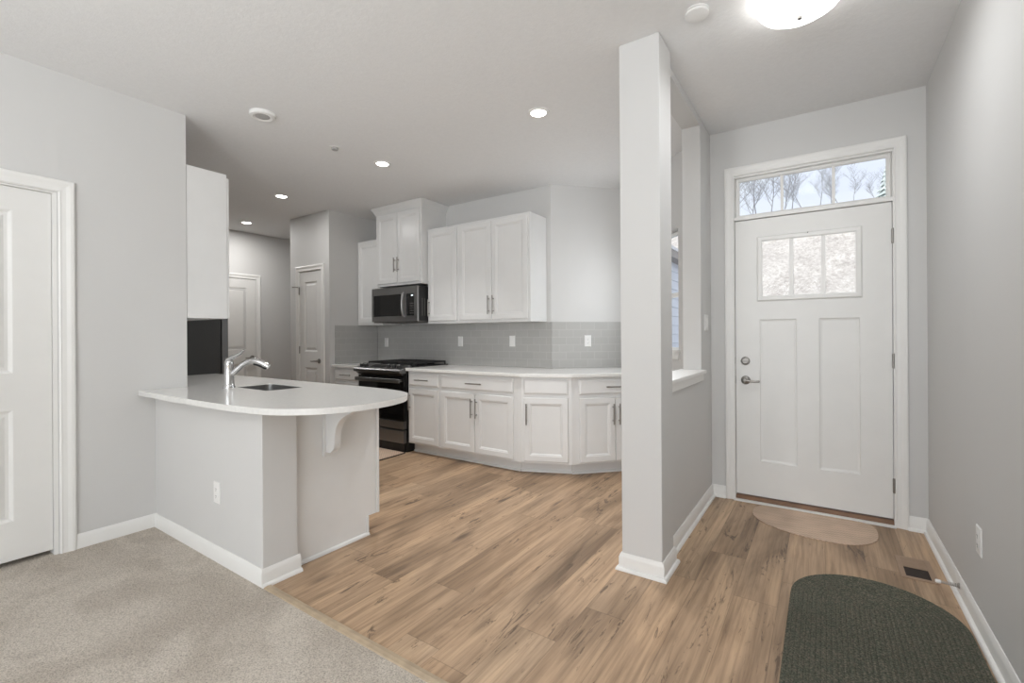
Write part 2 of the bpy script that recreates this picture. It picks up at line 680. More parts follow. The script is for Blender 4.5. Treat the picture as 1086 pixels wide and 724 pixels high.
bm = bmesh.new()
prism(bm, [(-7.2, 1.215), (0.62, 1.215), (0.62, 3.98), (-0.8, 3.98), (-1.72, 4.9), (-4.99, 4.9), (-5.0, 5.7), (-7.2, 5.7)], -0.12, 0.0)
struct(new_obj('floor', bm, M['wood']))
bm = bmesh.new()
prism(bm, [(-3.8, YB - 0.1), (3.8, YB - 0.1), (3.8, 1.215), (-3.8, 1.215)], -0.12, 0.004)
struct(new_obj('floor_carpet', bm, M['carpet']))
bm = bmesh.new()
prism(bm, [(-7.2, YB - 0.2), (3.8, YB - 0.2), (3.8, 1.5), (0.66, 1.5), (0.66, 3.985), (-0.80, 3.985), (-1.68, 4.93), (-1.80, 4.93), (-4.9, 4.93), (-4.9, 5.7), (-7.2, 5.7)], CEIL, CEIL + 0.15)
struct(new_obj('ceiling', bm, M['ceiling']))

# left wall with a door opening (door slab 0.03 .. 0.745)
DL0, DL1, DLH = -0.075, 0.745, 2.085
bm = bmesh.new()
prism_map(bm, [(YB, 0), (DL0, 0), (DL0, DLH), (DL1, DLH), (DL1, 0), (YR, 0), (YR, CEIL), (YB, CEIL)], XL, XL - 0.12, lambda u, v, w: (w, u, v))
struct(new_obj('wall_left', bm, M['wall']))
wall_seg('wall_kitchen_return', (XL - 0.12, YR), (-7.1, YR), 0.16, side=1)
wall_seg('wall_far_left', (-7.05, YR - 0.1), (-7.05, 5.65), 0.12, side=1)
wall_seg('wall_hall_end', (-7.1, 5.6), (-5.7, 5.6), 0.1, side=1)
bm = bmesh.new()
prism(bm, [(XL - 0.01, YH), (-2.33, YH), (-2.33, YR), (XL - 0.01, YR)], 0, 0.872)
struct(new_obj('wall_peninsula', bm, M['wall'], bevel=0.004))

# pantry box
bm = bmesh.new()
PD0, PD1, PDH = -5.62, -5.135, 2.083
prism_map(bm, [(-5.82, 0), (PD0, 0), (PD0, PDH), (PD1, PDH), (PD1, 0), (-4.98, 0), (-4.98, CEIL), (-5.82, CEIL)], 3.42, 3.54, lambda u, v, w: (u, w, v))
struct(new_obj('wall_pantry', bm, M['wall']))
wall_seg('wall_pantry_side', (-4.98, 3.54), (-4.98, 4.4), 0.12, side=1)
wall_seg('wall_pantry_back', (-5.82, 3.54), (-5.82, 5.62), 0.12, side=-1)
wall_seg('wall_range', (-4.98, YK), A_, 0.14, side=1)
wall_seg('wall_angled', A_, B_, 0.14, side=1)

# bay wall with the window opening; local u along the wall from B_, v = z
bd = (Vector(C_) - Vector(B_)).normalized()
bn = Vector((-bd.y, bd.x))      # outwards


def bay(u, v, w):
    return (B_[0] + bd.x * u + bn.x * w, B_[1] + bd.y * u + bn.y * w, v)


BL = (Vector(C_) - Vector(B_)).length
WU0, WU1, WZ0, WZ1 = 0.36, 0.985, 1.10, 2.15
bm = bmesh.new()
prism_map(bm, [(0, 0), (BL, 0), (BL, WZ0), (WU0, WZ0), (WU0, WZ1), (BL, WZ1), (BL, CEIL), (0, CEIL)], 0, 0.14, bay)
prism_map(bm, [(WU1, WZ0), (BL, WZ0), (BL, WZ1), (WU1, WZ1)], 0, 0.14, bay)
struct(new_obj('wall_bay', bm, M['wall']))

# front wall with the door opening
DX0, DX1, DZT = -0.567, 0.384, 2.43
bm = bmesh.new()
prism_map(bm, [(-0.86, 0), (DX0, 0), (DX0, DZT), (DX1, DZT), (DX1, 0), (0.66, 0), (0.66, CEIL), (-0.86, CEIL)], YD, YD + 0.15, lambda u, v, w: (u, w, v))
struct(new_obj('wall_front', bm, M['wall']))
wall_seg('wall_right', (XR, 1.3), (XR, YD + 0.14), 0.12, side=-1)
wall_seg('wall_living_front', (XR, 1.3), (3.7, 1.3), 0.14, side=1)
wall_seg('wall_living_right', (3.7, 1.44), (3.7, YB - 0.1), 0.12, side=1)

# hall divider: column, half wall, stub, header
XHL, XHR = -0.85, -0.724
bm = bmesh.new()
box(bm, -0.899, -0.686, 2.37, 2.583, 0, CEIL)
struct(new_obj('wall_column', bm, M['wall'], bevel=0.005))
bm = bmesh.new()
prism_map(bm, [(2.583, 0), (YD, 0), (YD, CEIL), (2.583, CEIL), (2.583, 2.735), (3.484, 2.735), (3.484, 0.955), (2.583, 0.955)], XHL, XHR, lambda u, v, w: (w, u, v))
struct(new_obj('wall_hall_divider', bm, M['wall'], bevel=0.003))
# cap on the half wall
bm = bmesh.new()
box(bm, XHL - 0.03, XHR + 0.028, 2.583, 3.525, 0.968, 0.992)
# notch side pieces of the horned cap follow the stub
struct(new_obj('trim_1', bm, M['trim'], bevel=0.004))
bm = bmesh.new()
box(bm, XHR, XHR + 0.013, 2.583, 3.50, 0.918, 0.968)
struct(new_obj('trim_2', bm, M['trim'], bevel=0.003))

# rear of the living room: patio opening
bm = bmesh.new()
prism_map(bm, [(-3.8, 0), (-3.2, 0), (-3.2, 2.42), (3.2, 2.42), (3.2, 0), (3.8, 0), (3.8, CEIL), (-3.8, CEIL)], YB, YB - 0.14, lambda u, v, w: (u, w, v))
struct(new_obj('wall_back', bm, M['wall']))

# ------------------------------------------------------------------ baseboards and trim
BB = [(0, 0.0), (0.013, 0.0), (0.013, 0.068), (0.0105, 0.074), (0.008, 0.082), (0.004, 0.089), (0, 0.089)]
BS = [(0, 0.0), (0.028, 0.0), (0.028, 0.006), (0.0245, 0.014), (0.019, 0.018), (0.013, 0.019)] + BB[2:]
SHOE = [(0, 0.0), (0.014, 0.0), (0.014, 0.006), (0.011, 0.014), (0.005, 0.018), (0, 0.019)]


def baseboard(name, path, side, prof=BS):
    bm = bmesh.new()
    sweep(bm, path, prof, side)
    return struct(new_obj(name, bm, M['trim'], smooth=True))


baseboard('baseboard_left', [(XL, 0.82), (XL, YH), (-2.33, YH), (-2.33, YR + 0.012)], -1, BB)
baseboard('baseboard_peninsula', [(-2.3172, YH - 0.0128), (-2.3172, YR + 0.014)], -1, SHOE)
baseboard('baseboard_left_rear', [(XL, YB), (XL, DL0 - 0.08)], -1, BB)
baseboard('baseboard_right', [(3.7, 1.3), (XR, 1.3), (XR, YD), (0.437, YD)], 1)
baseboard('baseboard_column', [(XHR, 2.583), (-0.686, 2.583), (-0.686, 2.37), (-0.899, 2.37), (-0.899, 2.583), (XHL, 2.583)], 1)
baseboard('baseboard_hall', [(-0.624, YD), (XHR, YD), (XHR, 2.612)], 1)
baseboard('baseboard_bay', [(-1.215, 4.245), (-0.862, 3.892), (-0.851, 3.83), (-0.851, 2.615)], -1)
baseboard('baseboard_pantry', [(-5.82, 3.42), (-5.685, 3.42)], -1)
baseboard('baseboard_far', [(-7.05, YR), (-7.05, 2.78)], -1)

CAS = [(0, 0), (0, 0.009), (0.006, 0.013), (0.012, 0.011), (0.03, 0.012), (0.048, 0.018), (0.060, 0.018), (0.066, 0.014), (0.066, 0)]


def casing(name, x0, x1, zt, fn, scale=1.0):
    bm = bmesh.new()
    sweep(bm, [(x0, 0.0), (x0, zt), (x1, zt), (x1, 0.0)], [(a * scale, b) for a, b in CAS], 1, fn=fn)
    return struct(new_obj(name, bm, M['trim']))


front_fn = lambda u, v, w: (u, YD - w, v)
casing('trim_3', -0.557, 0.376, 2.432, front_fn, 1.0)
left_fn = lambda u, v, w: (XL + w, u, v)
casing('trim_4', DL0 + 0.008, DL1 + 0.006, DLH + 0.006, left_fn, 1.06)
pantry_fn = lambda u, v, w: (u, 3.42 - w, v)
casing('trim_5', PD0 + 0.004, PD1 - 0.004, PDH - 0.004, pantry_fn, 0.95)
far_fn = lambda u, v, w: (-7.05 + w, u, v)
casing('trim_6', 2.84, 3.60, 2.10, far_fn, 1.0)

# transition strip between carpet and planks
bm = bmesh.new()
prism_map(bm, [(1.200, 0), (1.206, 0.009), (1.222, 0.012), (1.240, 0.009), (1.246, 0)], -2.30, 0.508, lambda u, v, w: (w, u, v))
struct(new_obj('trim_7', bm, M['transition']))

# ------------------------------------------------------------------ front door with transom
# jamb
bm = bmesh.new()
box(bm, DX0, -0.556, YD - 0.001, YD + 0.13, 0, DZT)
box(bm, 0.371, DX1, YD - 0.001, YD + 0.13, 0, DZT)
box(bm, -0.556, 0.371, YD - 0.001, YD + 0.13, 2.418, DZT)
box(bm, -0.556, 0.371, YD - 0.001, YD + 0.13, 2.098, 2.124)
struct(new_obj('trim_8', bm, M['trim'], bevel=0.002))
# white threshold strip and brown sill
bm = bmesh.new()
box(bm, DX0, 0.378, 3.802, 3.836, 0, 0.012)
struct(new_obj('trim_9', bm, M['trim'], bevel=0.003))
bm = bmesh.new()
prism_map(bm, [(3.836, 0), (3.836, 0.010), (3.855, 0.036), (3.95, 0.044), (3.986, 0.03), (3.986, 0)], -0.556, 0.371, lambda u, v, w: (w, u, v))
struct(new_obj('trim_10', bm, M['bronze'], bevel=0.002))


def grid_panel(bm, xs, zs, holes, y, depth):
    """front and back skin with rectangular holes, faces along -y"""
    def ext(x0, x1, z0, z1):
        box(bm, x0, x1, y, y + depth, z0, z1)
    nx, nz = len(xs) - 1, len(zs) - 1
    for j in range(nz):
        i = 0
        while i < nx:
            if (i, j) in holes:
                i += 1
                continue
            k = i
            while k + 1 < nx and (k + 1, j) not in holes:
                k += 1
            ext(xs[i], xs[k + 1], zs[j], zs[j + 1])
            i = k + 1


YS = 3.846
door1 = thing('door_1', 'white front door with three-pane window', 'door')
for k in ('label', 'category'):
    del door1[k]
struct(door1)
xs = [-0.552, -0.392, -0.16, -0.027, 0.200, 0.366]
zs = [0.049, 0.305, 1.352, 1.50, 1.945, 2.092]
bm = bmesh.new()
grid_panel(bm, xs, zs, {(1, 1), (3, 1), (1, 3), (2, 3), (3, 3)}, YS, 0.044)
for a, b in ((-0.392, -0.16), (-0.027, 0.200)):
    nested(bm, a, b, 0.305, 1.352, [(0, 0), (0.004, -0.007), (0.018, -0.010), (0.03, -0.010)], y_of=lambda d: YS - d, back=False)
slab = new_obj('slab', bm, M['door'], door1)
bm = bmesh.new()
fr = [(0, 0), (0, 0.012), (0.008, 0.016), (0.028, 0.014), (0.036, 0.006), (0.036, 0)]
sweep(bm, [(-0.371, 1.522), (-0.371, 1.924), (0.178, 1.924), (0.178, 1.522)], [(a, b) for a, b in fr], 1, closed=True, fn=lambda u, v, w: (u, YS - w, v))
box(bm, -0.2015, -0.1775, YS - 0.006, YS + 0.03, 1.515, 1.93)
box(bm, -0.012, 0.012, YS - 0.006, YS + 0.03, 1.515, 1.93)
new_obj('window_frame', bm, M['trim'], door1)
bm = bmesh.new()
box(bm, -0.395, 0.202, YS + 0.018, YS + 0.024, 1.498, 1.947)
new_obj('window_glass', bm, M['glass'], door1)
# deadbolt
RX = Matrix.Rotation(PI / 2, 4, 'X')


def at(x, y, z):
    return Matrix.Translation((x, y, z)) @ RX


bm = bmesh.new()
lathe(bm, [(0.031, 0), (0.031, 0.006), (0.027, 0.012), (0.020, 0.014), (0.018, 0.012)], 28, at(-0.488, YS, 1.045))
dbo = new_obj('deadbolt', bm, M['nickel'], door1, smooth=True)
bm = bmesh.new()
box(bm, -0.502, -0.474, YS - 0.026, YS - 0.012, 1.039, 1.051)
new_obj('thumb_turn', bm, M['nickel'], dbo, bevel=0.003)
bm = bmesh.new()
lathe(bm, [(0.032, 0), (0.032, 0.006), (0.026, 0.013), (0.014, 0.016), (0.012, 0.045), (0.014, 0.05), (0.010, 0.056), (0, 0.057)], 28, at(-0.486, YS, 0.902))
hdl = new_obj('door_handle', bm, M['nickel'], door1, smooth=True)
bm = bmesh.new()
tube(bm, [(-0.486, YS - 0.048, 0.902), (-0.465, YS - 0.051, 0.901), (-0.44, YS - 0.050, 0.897), (-0.415, YS - 0.049, 0.896), (-0.398, YS - 0.047, 0.898), (-0.390, YS - 0.045, 0.900)], [0.010, 0.009, 0.0075, 0.008, 0.0085, 0.006], 10)
new_obj('lever', bm, M['nickel'], hdl, smooth=True)
for hz in (1.873, 1.067, 0.264):
    bm = bmesh.new()
    lathe(bm, [(0.006, -0.048), (0.007, -0.046), (0.007, 0.046), (0.006, 0.048)], 12, Matrix.Translation((0.3715, YS - 0.008, hz)))
    box(bm, 0.3635, 0.3695, YS - 0.004, YS + 0.002, hz - 0.044, hz + 0.044)
    new_obj('hinge', bm, M['nickel'], door1)
for pz, hh in ((1.047, 0.024), (0.903, 0.028)):
    bm = bmesh.new()
    box(bm, -0.5635, -0.5555, YS - 0.010, YS + 0.004, pz - hh, pz + hh)
    new_obj('strike_plate', bm, M['nickel'], door1)
bm = bmesh.new()
lathe(bm, [(0.004, 0), (0.004, 0.002), (0, 0.003)], 10, at(-0.09, YS - 0.0155, 1.953))
new_obj('screw_cap', bm, M['slot'], door1)

# transom
win1 = thing('window_1', 'x', 'window')
for k in ('label', 'category'):
    del win1[k]
struct(win1)
bm = bmesh.new()
fr2 = [(0, 0), (0, 0.022), (0.010, 0.030), (0.020, 0.030), (0.030, 0.018), (0.030, 0)]
YT = 3.90
sweep(bm, [(-0.526, 2.142), (-0.526, 2.396), (0.342, 2.396), (0.342, 2.142)], [(a, b) for a, b in fr2], 1, closed=True, fn=lambda u, v, w: (u, YT - w, v))
for xm in (-0.2475, 0.0605):
    box(bm, xm - 0.009, xm + 0.009, YT - 0.020, YT, 2.130, 2.41)
new_obj('window_frame', bm, M['trim'], win1)
bm = bmesh.new()
box(bm, -0.545, 0.360, YT - 0.008, YT - 0.003, 2.125, 2.416)
new_obj('window_glass', bm, M['glass'], win1)

# bay window
win2 = thing('window_2', 'x', 'window')
for k in ('label', 'category'):
    del win2[k]
struct(win2)
bm = bmesh.new()
zm = 0.5 * (WZ0 + WZ1)
sweep(bm, [(WU0 + 0.03, WZ0 + 0.03), (WU0 + 0.03, WZ1 - 0.03), (WU1 - 0.022, WZ1 - 0.03), (WU1 - 0.022, WZ0 + 0.03)], [(0, 0.08), (0, 0.055), (0.022, 0.05), (0.022, 0.10), (0, 0.10)], 1, closed=True, fn=bay)
prism_map(bm, [(WU0 + 0.03, 1.575), (WU1 - 0.022, 1.575), (WU1 - 0.022, 1.612), (WU0 + 0.03, 1.612)], 0.055, 0.10, bay)
new_obj('window_frame', bm, M['trim'], win2)
bm = bmesh.new()
prism_map(bm, [(WU0 + 0.02, WZ0 + 0.02), (WU1 - 0.015, WZ0 + 0.02), (WU1 - 0.015, WZ1 - 0.02), (WU0 + 0.02, WZ1 - 0.02)], 0.075, 0.079, bay)
new_obj('window_glass', bm, M['glass'], win2)
bm = bmesh.new()
prism_map(bm, [(WU0 - 0.04, WZ0 - 0.004), (WU1 + 0.03, WZ0 - 0.004), (WU1 + 0.03, WZ0 + 0.016), (WU0 - 0.04, WZ0 + 0.016)], -0.03, 0.0, bay)
prism_map(bm, [(WU0 - 0.02, WZ0 - 0.066), (WU1 + 0.012, WZ0 - 0.066), (WU1 + 0.012, WZ0 - 0.004), (WU0 - 0.02, WZ0 - 0.004)], -0.014, 0.0, bay)
new_obj('window_sill', bm, M['trim'], win2)

# ------------------------------------------------------------------ interior two-panel doors


def panel_door(name, w, h, loc, rz, handle_side, hinges=False, z0=0.035, pin_stop=False, stile=0.115):
    """local: x 0..w, face y=0 towards -y"""
    d = thing(name, 'x', 'door', loc, rz)
    for k in ('label', 'category'):
        del d[k]
    struct(d)
    xs = [0, stile, w - stile, w]
    zs = [z0, 0.246, 0.855, 1.055, h - 0.125, h]
    bm = bmesh.new()
    grid_panel(bm, xs, zs, {(1, 1), (1, 3)}, 0.0, 0.035)
    for a, b in ((zs[1], zs[2]), (zs[3], zs[4])):
        nested(bm, xs[1], xs[2], a, b, [(0, 0), (0.008, -0.004), (0.016, -0.012), (0.030, -0.012), (0.052, -0.003), (0.06, -0.003)], back=False)
    new_obj('slab', bm, M['door'], d)
    hx = 0.06 if handle_side == 'L' else w - 0.06
    sg = 1 if handle_side == 'L' else -1
    bm = bmesh.new()
    lathe(bm, [(0.031, 0), (0.031, 0.006), (0.024, 0.012), (0.012, 0.015), (0.011, 0.045), (0.008, 0.054), (0, 0.055)], 24, Matrix.Translation((hx, 0, 0.94)) @ RX)
    hd = new_obj('door_handle', bm, M['nickel'], d, smooth=True)
    bm = bmesh.new()
    tube(bm, [(hx, -0.047, 0.94), (hx + sg * 0.03, -0.050, 0.941), (hx + sg * 0.07, -0.049, 0.937), (hx + sg * 0.105, -0.046, 0.938), (hx + sg * 0.115, -0.044, 0.94)], [0.010, 0.009, 0.0075, 0.008, 0.005], 10)
    new_obj('lever', bm, M['nickel'], hd, smooth=True)
    if hinges:
        ex = w + 0.002 if handle_side == 'L' else -0.002
        for hz in (1.83, 1.075, 0.28):
            bm = bmesh.new()
            lathe(bm, [(0.006, -0.046), (0.008, -0.044), (0.008, 0.044), (0.006, 0.046)], 12, Matrix.Translation((ex, -0.008, hz)))
            hg = new_obj('hinge', bm, M['nickel'], d)
            if pin_stop and hz > 1.5:
                bm = bmesh.new()
                tube(bm, [(ex, -0.008, hz + 0.05), (ex - 0.05, -0.03, hz + 0.055), (ex - 0.085, -0.05, hz + 0.056)], [0.006, 0.005, 0.008], 8)
                new_obj('pin_stop', bm, M['nickel'], hg)
    return d


panel_door('door_2', PD1 - PD0 - 0.014, 2.068, (PD0 + 0.007, 3.425, 0), 0.0, 'R', hinges=True, z0=0.015, pin_stop=True, stile=0.10)
panel_door('door_3', 0.745, 2.078, (XL - 0.018, -0.02, 0), PI / 2, 'L', z0=0.034, stile=0.155)
panel_door('door_4', 0.75, 2.09, (-7.05 + 0.006, 2.845, 0), PI / 2, 'R', z0=0.015, stile=0.13)
# jamb of the left door
bm = bmesh.new()
box(bm, XL - 0.115, XL - 0.001, DL0, -0.024, 0, DLH)
box(bm, XL - 0.115, XL - 0.001, 0.727, DL1, 0, DLH)
box(bm, XL - 0.115, XL - 0.001, -0.024, 0.727, 2.08, DLH)
struct(new_obj('trim_11', bm, M['trim']))
bm = bmesh.new()
box(bm, PD0, PD0 + 0.006, 3.421, 3.535, 0, PDH)
box(bm, PD1 - 0.006, PD1, 3.421, 3.535, 0, PDH)
box(bm, PD0, PD1, 3.421, 3.535, 2.072, PDH)
struct(new_obj('trim_12', bm, M['trim']))
# unseen panel added behind the left door to keep its gap dark
wall_seg('wall_light_stop', (XL - 0.125, -0.2), (XL - 0.125, 0.9), 0.05, side=1)

# ------------------------------------------------------------------ cabinets
DOORP = [(0.002, 0), (0.002, 0.002), (0, 0.003), (0, 0.014), (0.003, 0.018), (0.006, 0.019), (0.050, 0.019), (0.053, 0.0150), (0.061, 0.0140), (0.069, 0.0065), (0.074, 0.006)]
DRAWP = [(0, 0), (0, 0.012), (0.006, 0.016), (0.014, 0.019), (0.020, 0.019)]


def bar_pull(parent, x, z, length, vertical):
    bm = bmesh.new()
    y = -0.019 - 0.030
    hl = length / 2
    if vertical:
        tube(bm, [(x, y, z - hl), (x, y, z + hl)], 0.0062, 12)
        for s in (-0.33, 0.33):
            tube(bm, [(x, -0.018, z + s * length), (x, y, z + s * length)], 0.005, 10)
    else:
        tube(bm, [(x - hl, y, z), (x + hl, y, z)], 0.0062, 12)
        for s in (-0.33, 0.33):
            tube(bm, [(x + s * length, -0.018, z), (x + s * length, y, z)], 0.005, 10)
    return new_obj('handle', bm, M['nickel'], parent, smooth=True)


def cab_door(parent, x0, x1, z0, z1, pull=None, plen=0.185, pz=None):
    bm = bmesh.new()
    nested(bm, x0, x1, z0, z1, DOORP)
    d = new_obj('door', bm, M['cab'], parent)
    if pull:
        x = x0 + 0.026 if pull == 'L' else x1 - 0.026
        bar_pull(d, x, pz, plen, True)
    return d


def cab_drawer(parent, x0, x1, z0, z1, pull=True, plen=0.19):
    bm = bmesh.new()
    nested(bm, x0, x1, z0, z1, DRAWP)
    d = new_obj('drawer', bm, M['cab'], parent)
    if pull:
        bar_pull(d, (x0 + x1) / 2, (z0 + z1) / 2, plen, False)
    return d


def base_cab(label, loc, rz, w, doors, drawers, depth=0.66, poly=None, toe=None, group=None):
    c = thing('base_cabinet', label, 'cabinet', loc, rz, group)
    bm = bmesh.new()
    prism(bm, poly or [(0, 0), (w, 0), (w, depth), (0, depth)], 0.106, 0.873)
    new_obj('body', bm, M['cab'], c, bevel=0.0015)
    bm = bmesh.new()
    tp = toe or [(0, 0.085), (w, 0.085)]
    prism(bm, tp + [(tp[-1][0], depth - 0.02), (tp[0][0], depth - 0.02)], 0.0, 0.106)
    sweep(bm, tp, SHOE, -1)
    new_obj('toe_kick', bm, M['cab'], c)
    for a in doors:
        cab_door(c, *a)
    for a in drawers:
        cab_drawer(c, *a)
    return c


GB = 'base cabinets along the range wall'
YF = 3.48
base_cab('narrow white base cabinet just right of the range', (-3.685, YF, 0), 0, 0.46,
         [(0.018, 0.440, 0.124, 0.690, 'L', 0.185, 0.555)], [(0.018, 0.440, 0.722, 0.850)])
base_cab('wide white base cabinet with two doors under one drawer, near the range', (-3.225, YF, 0), 0, 0.915,
         [(0.022, 0.451, 0.124, 0.690, 'R', 0.185, 0.552), (0.456, 0.893, 0.124, 0.690, 'L', 0.185, 0.552)],
         [(0.022, 0.893, 0.722, 0.850)])
a1 = math.radians(22.5)
P1 = Vector((-2.25, YF))
P2 = P1 + Vector((math.cos(a1), math.sin(a1))) * 0.449


def to_local(px, py, o, a):
    dx, dy = px - o[0], py - o[1]
    return (dx * math.cos(a) + dy * math.sin(a), -dx * math.sin(a) + dy * math.cos(a))


base_cab('white base cabinet at the bend of the counter, one door with a blank drawer front', (P1.x, P1.y, 0), a1, 0.449,
         [(0.024, 0.418, 0.126, 0.690, 'L', 0.185, 0.547)], [(0.024, 0.418, 0.722, 0.852, False)],
         poly=[to_local(*p, P1, a1) for p in ((-2.31, YF), (P1.x, P1.y), (P2.x, P2.y), (-2.02, 3.83), (-2.31, 3.72))],
         toe=[to_local(*p, P1, a1) for p in ((-2.31, 3.572), (-2.3, 3.575), (-1.885, 3.752))], depth=0.35)
a2 = math.radians(45)
base_cab('white base cabinet on the angled wall beyond the column', (P2.x, P2.y, 0), a2, 0.82,
         [(0.066, 0.400, 0.126, 0.690, 'R', 0.185, 0.545), (0.405, 0.739, 0.126, 0.690, 'L', 0.185, 0.545)],
         [(0.066, 0.739, 0.722, 0.852)], depth=0.545, poly=[(0.0, 0), (0.82, 0), (0.82, 0.545), (0.14, 0.545), (0.0, 0.20)], toe=[(0.03, 0.09), (0.8, 0.09)])
base_cab('small white base cabinet left of the range by the pantry wall', (-4.975, YF, 0), 0, 0.50,
         [(0.045, 0.480, 0.124, 0.690, 'R', 0.185, 0.552)], [(0.045, 0.480, 0.722, 0.850)])


def upper_cab(name, label, loc, rz, w, z0, z1, depth, doors, extra_top=None):
    c = thing(name, label, 'cabinet', loc, rz)
    bm = bmesh.new()
    box(bm, 0, w, 0, depth, z0, z1)
    new_obj('body', bm, M['cab'], c, bevel=0.002)
    for a in doors:
        cab_door(c, *a)
    return c


YU = 3.837
upper_cab('wall_cabinet', 'wide white wall cabinet with two doors, rightmost above the counter', (-3.28, YU, 0), 0, 0.914, 1.383, 2.452, YK - YU,
          [(0.020, 0.450, 1.412, 2.424, 'R', 0.19, 1.56), (0.456, 0.890, 1.412, 2.424, 'L', 0.19, 1.56)])
upper_cab('wall_cabinet', 'narrow white single-door wall cabinet just right of the microwave', (-3.737, YU, 0), 0, 0.457, 1.383, 2.452, YK - YU,
          [(0.016, 0.440, 1.412, 2.424, 'L', 0.19, 1.56)])
upper_cab('wall_cabinet', 'white wall cabinet left of the microwave in the corner', (-4.976, YU, 0), 0, 0.468, 1.383, 2.452, YK - YU,
          [(0.025, 0.450, 1.412, 2.424)])
tc = upper_cab('wall_cabinet', 'tall white cabinet above the microwave with crown moulding', (-4.506, 3.745, 0), 0, 0.766, 1.838, 2.74, YK - 3.745,
               [(0.020, 0.380, 1.866, 2.685, 'R', 0.17, 2.075), (0.386, 0.742, 1.866, 2.685, 'L', 0.17, 2.075)])
bm = bmesh.new()
CR = [(0, 2.70), (0.006, 2.70), (0.010, 2.712), (0.022, 2.742), (0.040, 2.765), (0.046, 2.772), (0.046, 2.784), (0, 2.784)]
sweep(bm, [(-0.001, 0.405), (-0.001, -0.001), (0.767, -0.001), (0.767, 0.405)], CR, -1)
new_obj('crown_moulding', bm, M['cab'], tc)

# sink-side cabinets hung on the return wall, facing the range
fc = upper_cab('wall_cabinet', 'white wall cabinet hung behind the left wall above the peninsula counter', (-3.67, 1.665, 0), PI, 1.03, 1.383, 2.450, 0.262,
               [(0.004, 0.34, 1.387, 2.425), (0.345, 0.682, 1.387, 2.425), (0.688, 1.026, 1.387, 2.425)])
# peninsula base
pc = thing('base_cabinet', 'white peninsula sink base with plain end panel behind the half wall', 'cabinet', (0, 0, 0))
bm = bmesh.new()
box(bm, -4.72, -2.405, YR + 0.001, 1.965, 0.11, 0.70)
box(bm, -4.72, -3.36, YR + 0.001, 1.965, 0.70, 0.873)
box(bm, -2.91, -2.405, YR + 0.001, 1.965, 0.70, 0.873)
box(bm, -3.36, -2.91, 1.86, 1.965, 0.70, 0.873)
new_obj('body', bm, M['cab'], pc)
bm = bmesh.new()
prism_map(bm, [(YR + 0.002, 0), (1.905, 0), (1.905, 0.118), (1.985, 0.118), (1.985, 0.873), (YR + 0.002, 0.873)], -2.405, -2.385, lambda u, v, w: (w, u, v))
new_obj('end_panel', bm, M['cab'], pc)
bm = bmesh.new()
box(bm, -4.72, -2.405, YR + 0.05, 1.905, 0.0, 0.11)
sweep(bm, [(-2.385, YR + 0.03), (-2.385, 1.905)], SHOE, -1)
new_obj('toe_kick', bm, M['cab'], pc)
bm = bmesh.new()
box(bm, -2.384, -2.376, 1.968, 1.9855, 0.12, 0.872)
box(bm, -2.384, -2.378, 1.888, 1.9045, 0.02, 0.117)
new_obj('edge_strip', bm, M['cab'], pc)
for i in range(5):
    d = cab_door(pc, 0, 0.44, 0.124, 0.855)
    d.location = (-2.42 - 0.455 * i, 1.966, 0)
    d.rotation_euler = (0, 0, PI)

def refine(pts, n=4):
    out = []
    for i in range(len(pts) - 1):
        p0 = Vector(pts[max(i - 1, 0)]); p1 = Vector(pts[i]); p2 = Vector(pts[i + 1]); p3 = Vector(pts[min(i + 2, len(pts) - 1)])
        for s in range(n):
            t = s / n
            q = 0.5 * ((2 * p1) + (p2 - p0) * t + (2 * p0 - 5 * p1 + 4 * p2 - p3) * t * t + (3 * p1 - p0 - 3 * p2 + p3) * t ** 3)
            out.append((q.x, q.y))
    out.append(pts[-1])
    return out


# corbel under the overhang
cb = thing('corbel', 'white scrolled corbel bracing the peninsula counter overhang', 'corbel', (-2.384, 1.60, 0))
prof = [(0.0, 0.583), (0.055, 0.583), (0.058, 0.590)]
for q, t in refine([(0.070, 0.0), (0.084, 0.06), (0.091, 0.16), (0.094, 0.32), (0.101, 0.50), (0.118, 0.66), (0.150, 0.80), (0.190, 0.90), (0.228, 0.965), (0.240, 1.0)], 3):
    prof.append((q, 0.598 + 0.232 * t))
prof += [(0.252, 0.842), (0.252, 0.872), (0.0, 0.872)]
bm = bmesh.new()
prism_map(bm, prof, 0.0, 0.045, lambda u, v, w: (u, w, v))
new_obj('bracket', bm, M['cab'], cb, bevel=0.003)
bm = bmesh.new()
prism_map(bm, [(0.0, 0.560), (0.010, 0.560), (0.012, 0.575), (0.012, 0.872), (0.0, 0.872)], -0.012, 0.057, lambda u, v, w: (u, w, v))
new_obj('back_plate', bm, M['cab'], cb, bevel=0.002)

# ------------------------------------------------------------------ counters
ZC0, ZC1 = 0.874, 0.905


def countertop(name, label, poly, holes=()):
    bm = bmesh.new()
    if not holes:
        prism(bm, poly, ZC0, ZC1)
    return tag(new_obj(name, bm, M['quartz'], bevel=0.005), label, 'countertop')


def off_line(p, a, d):
    return Vector((p[0] + math.sin(a) * d, p[1] - math.cos(a) * d))


def isect(p, a, q, b):
    da, db = Vector((math.cos(a), math.sin(a))), Vector((math.cos(b), math.sin(b)))
    w = q - p
    t = (w.x * db.y - w.y * db.x) / (da.x * db.y - da.y * db.x)
    return p + da * t


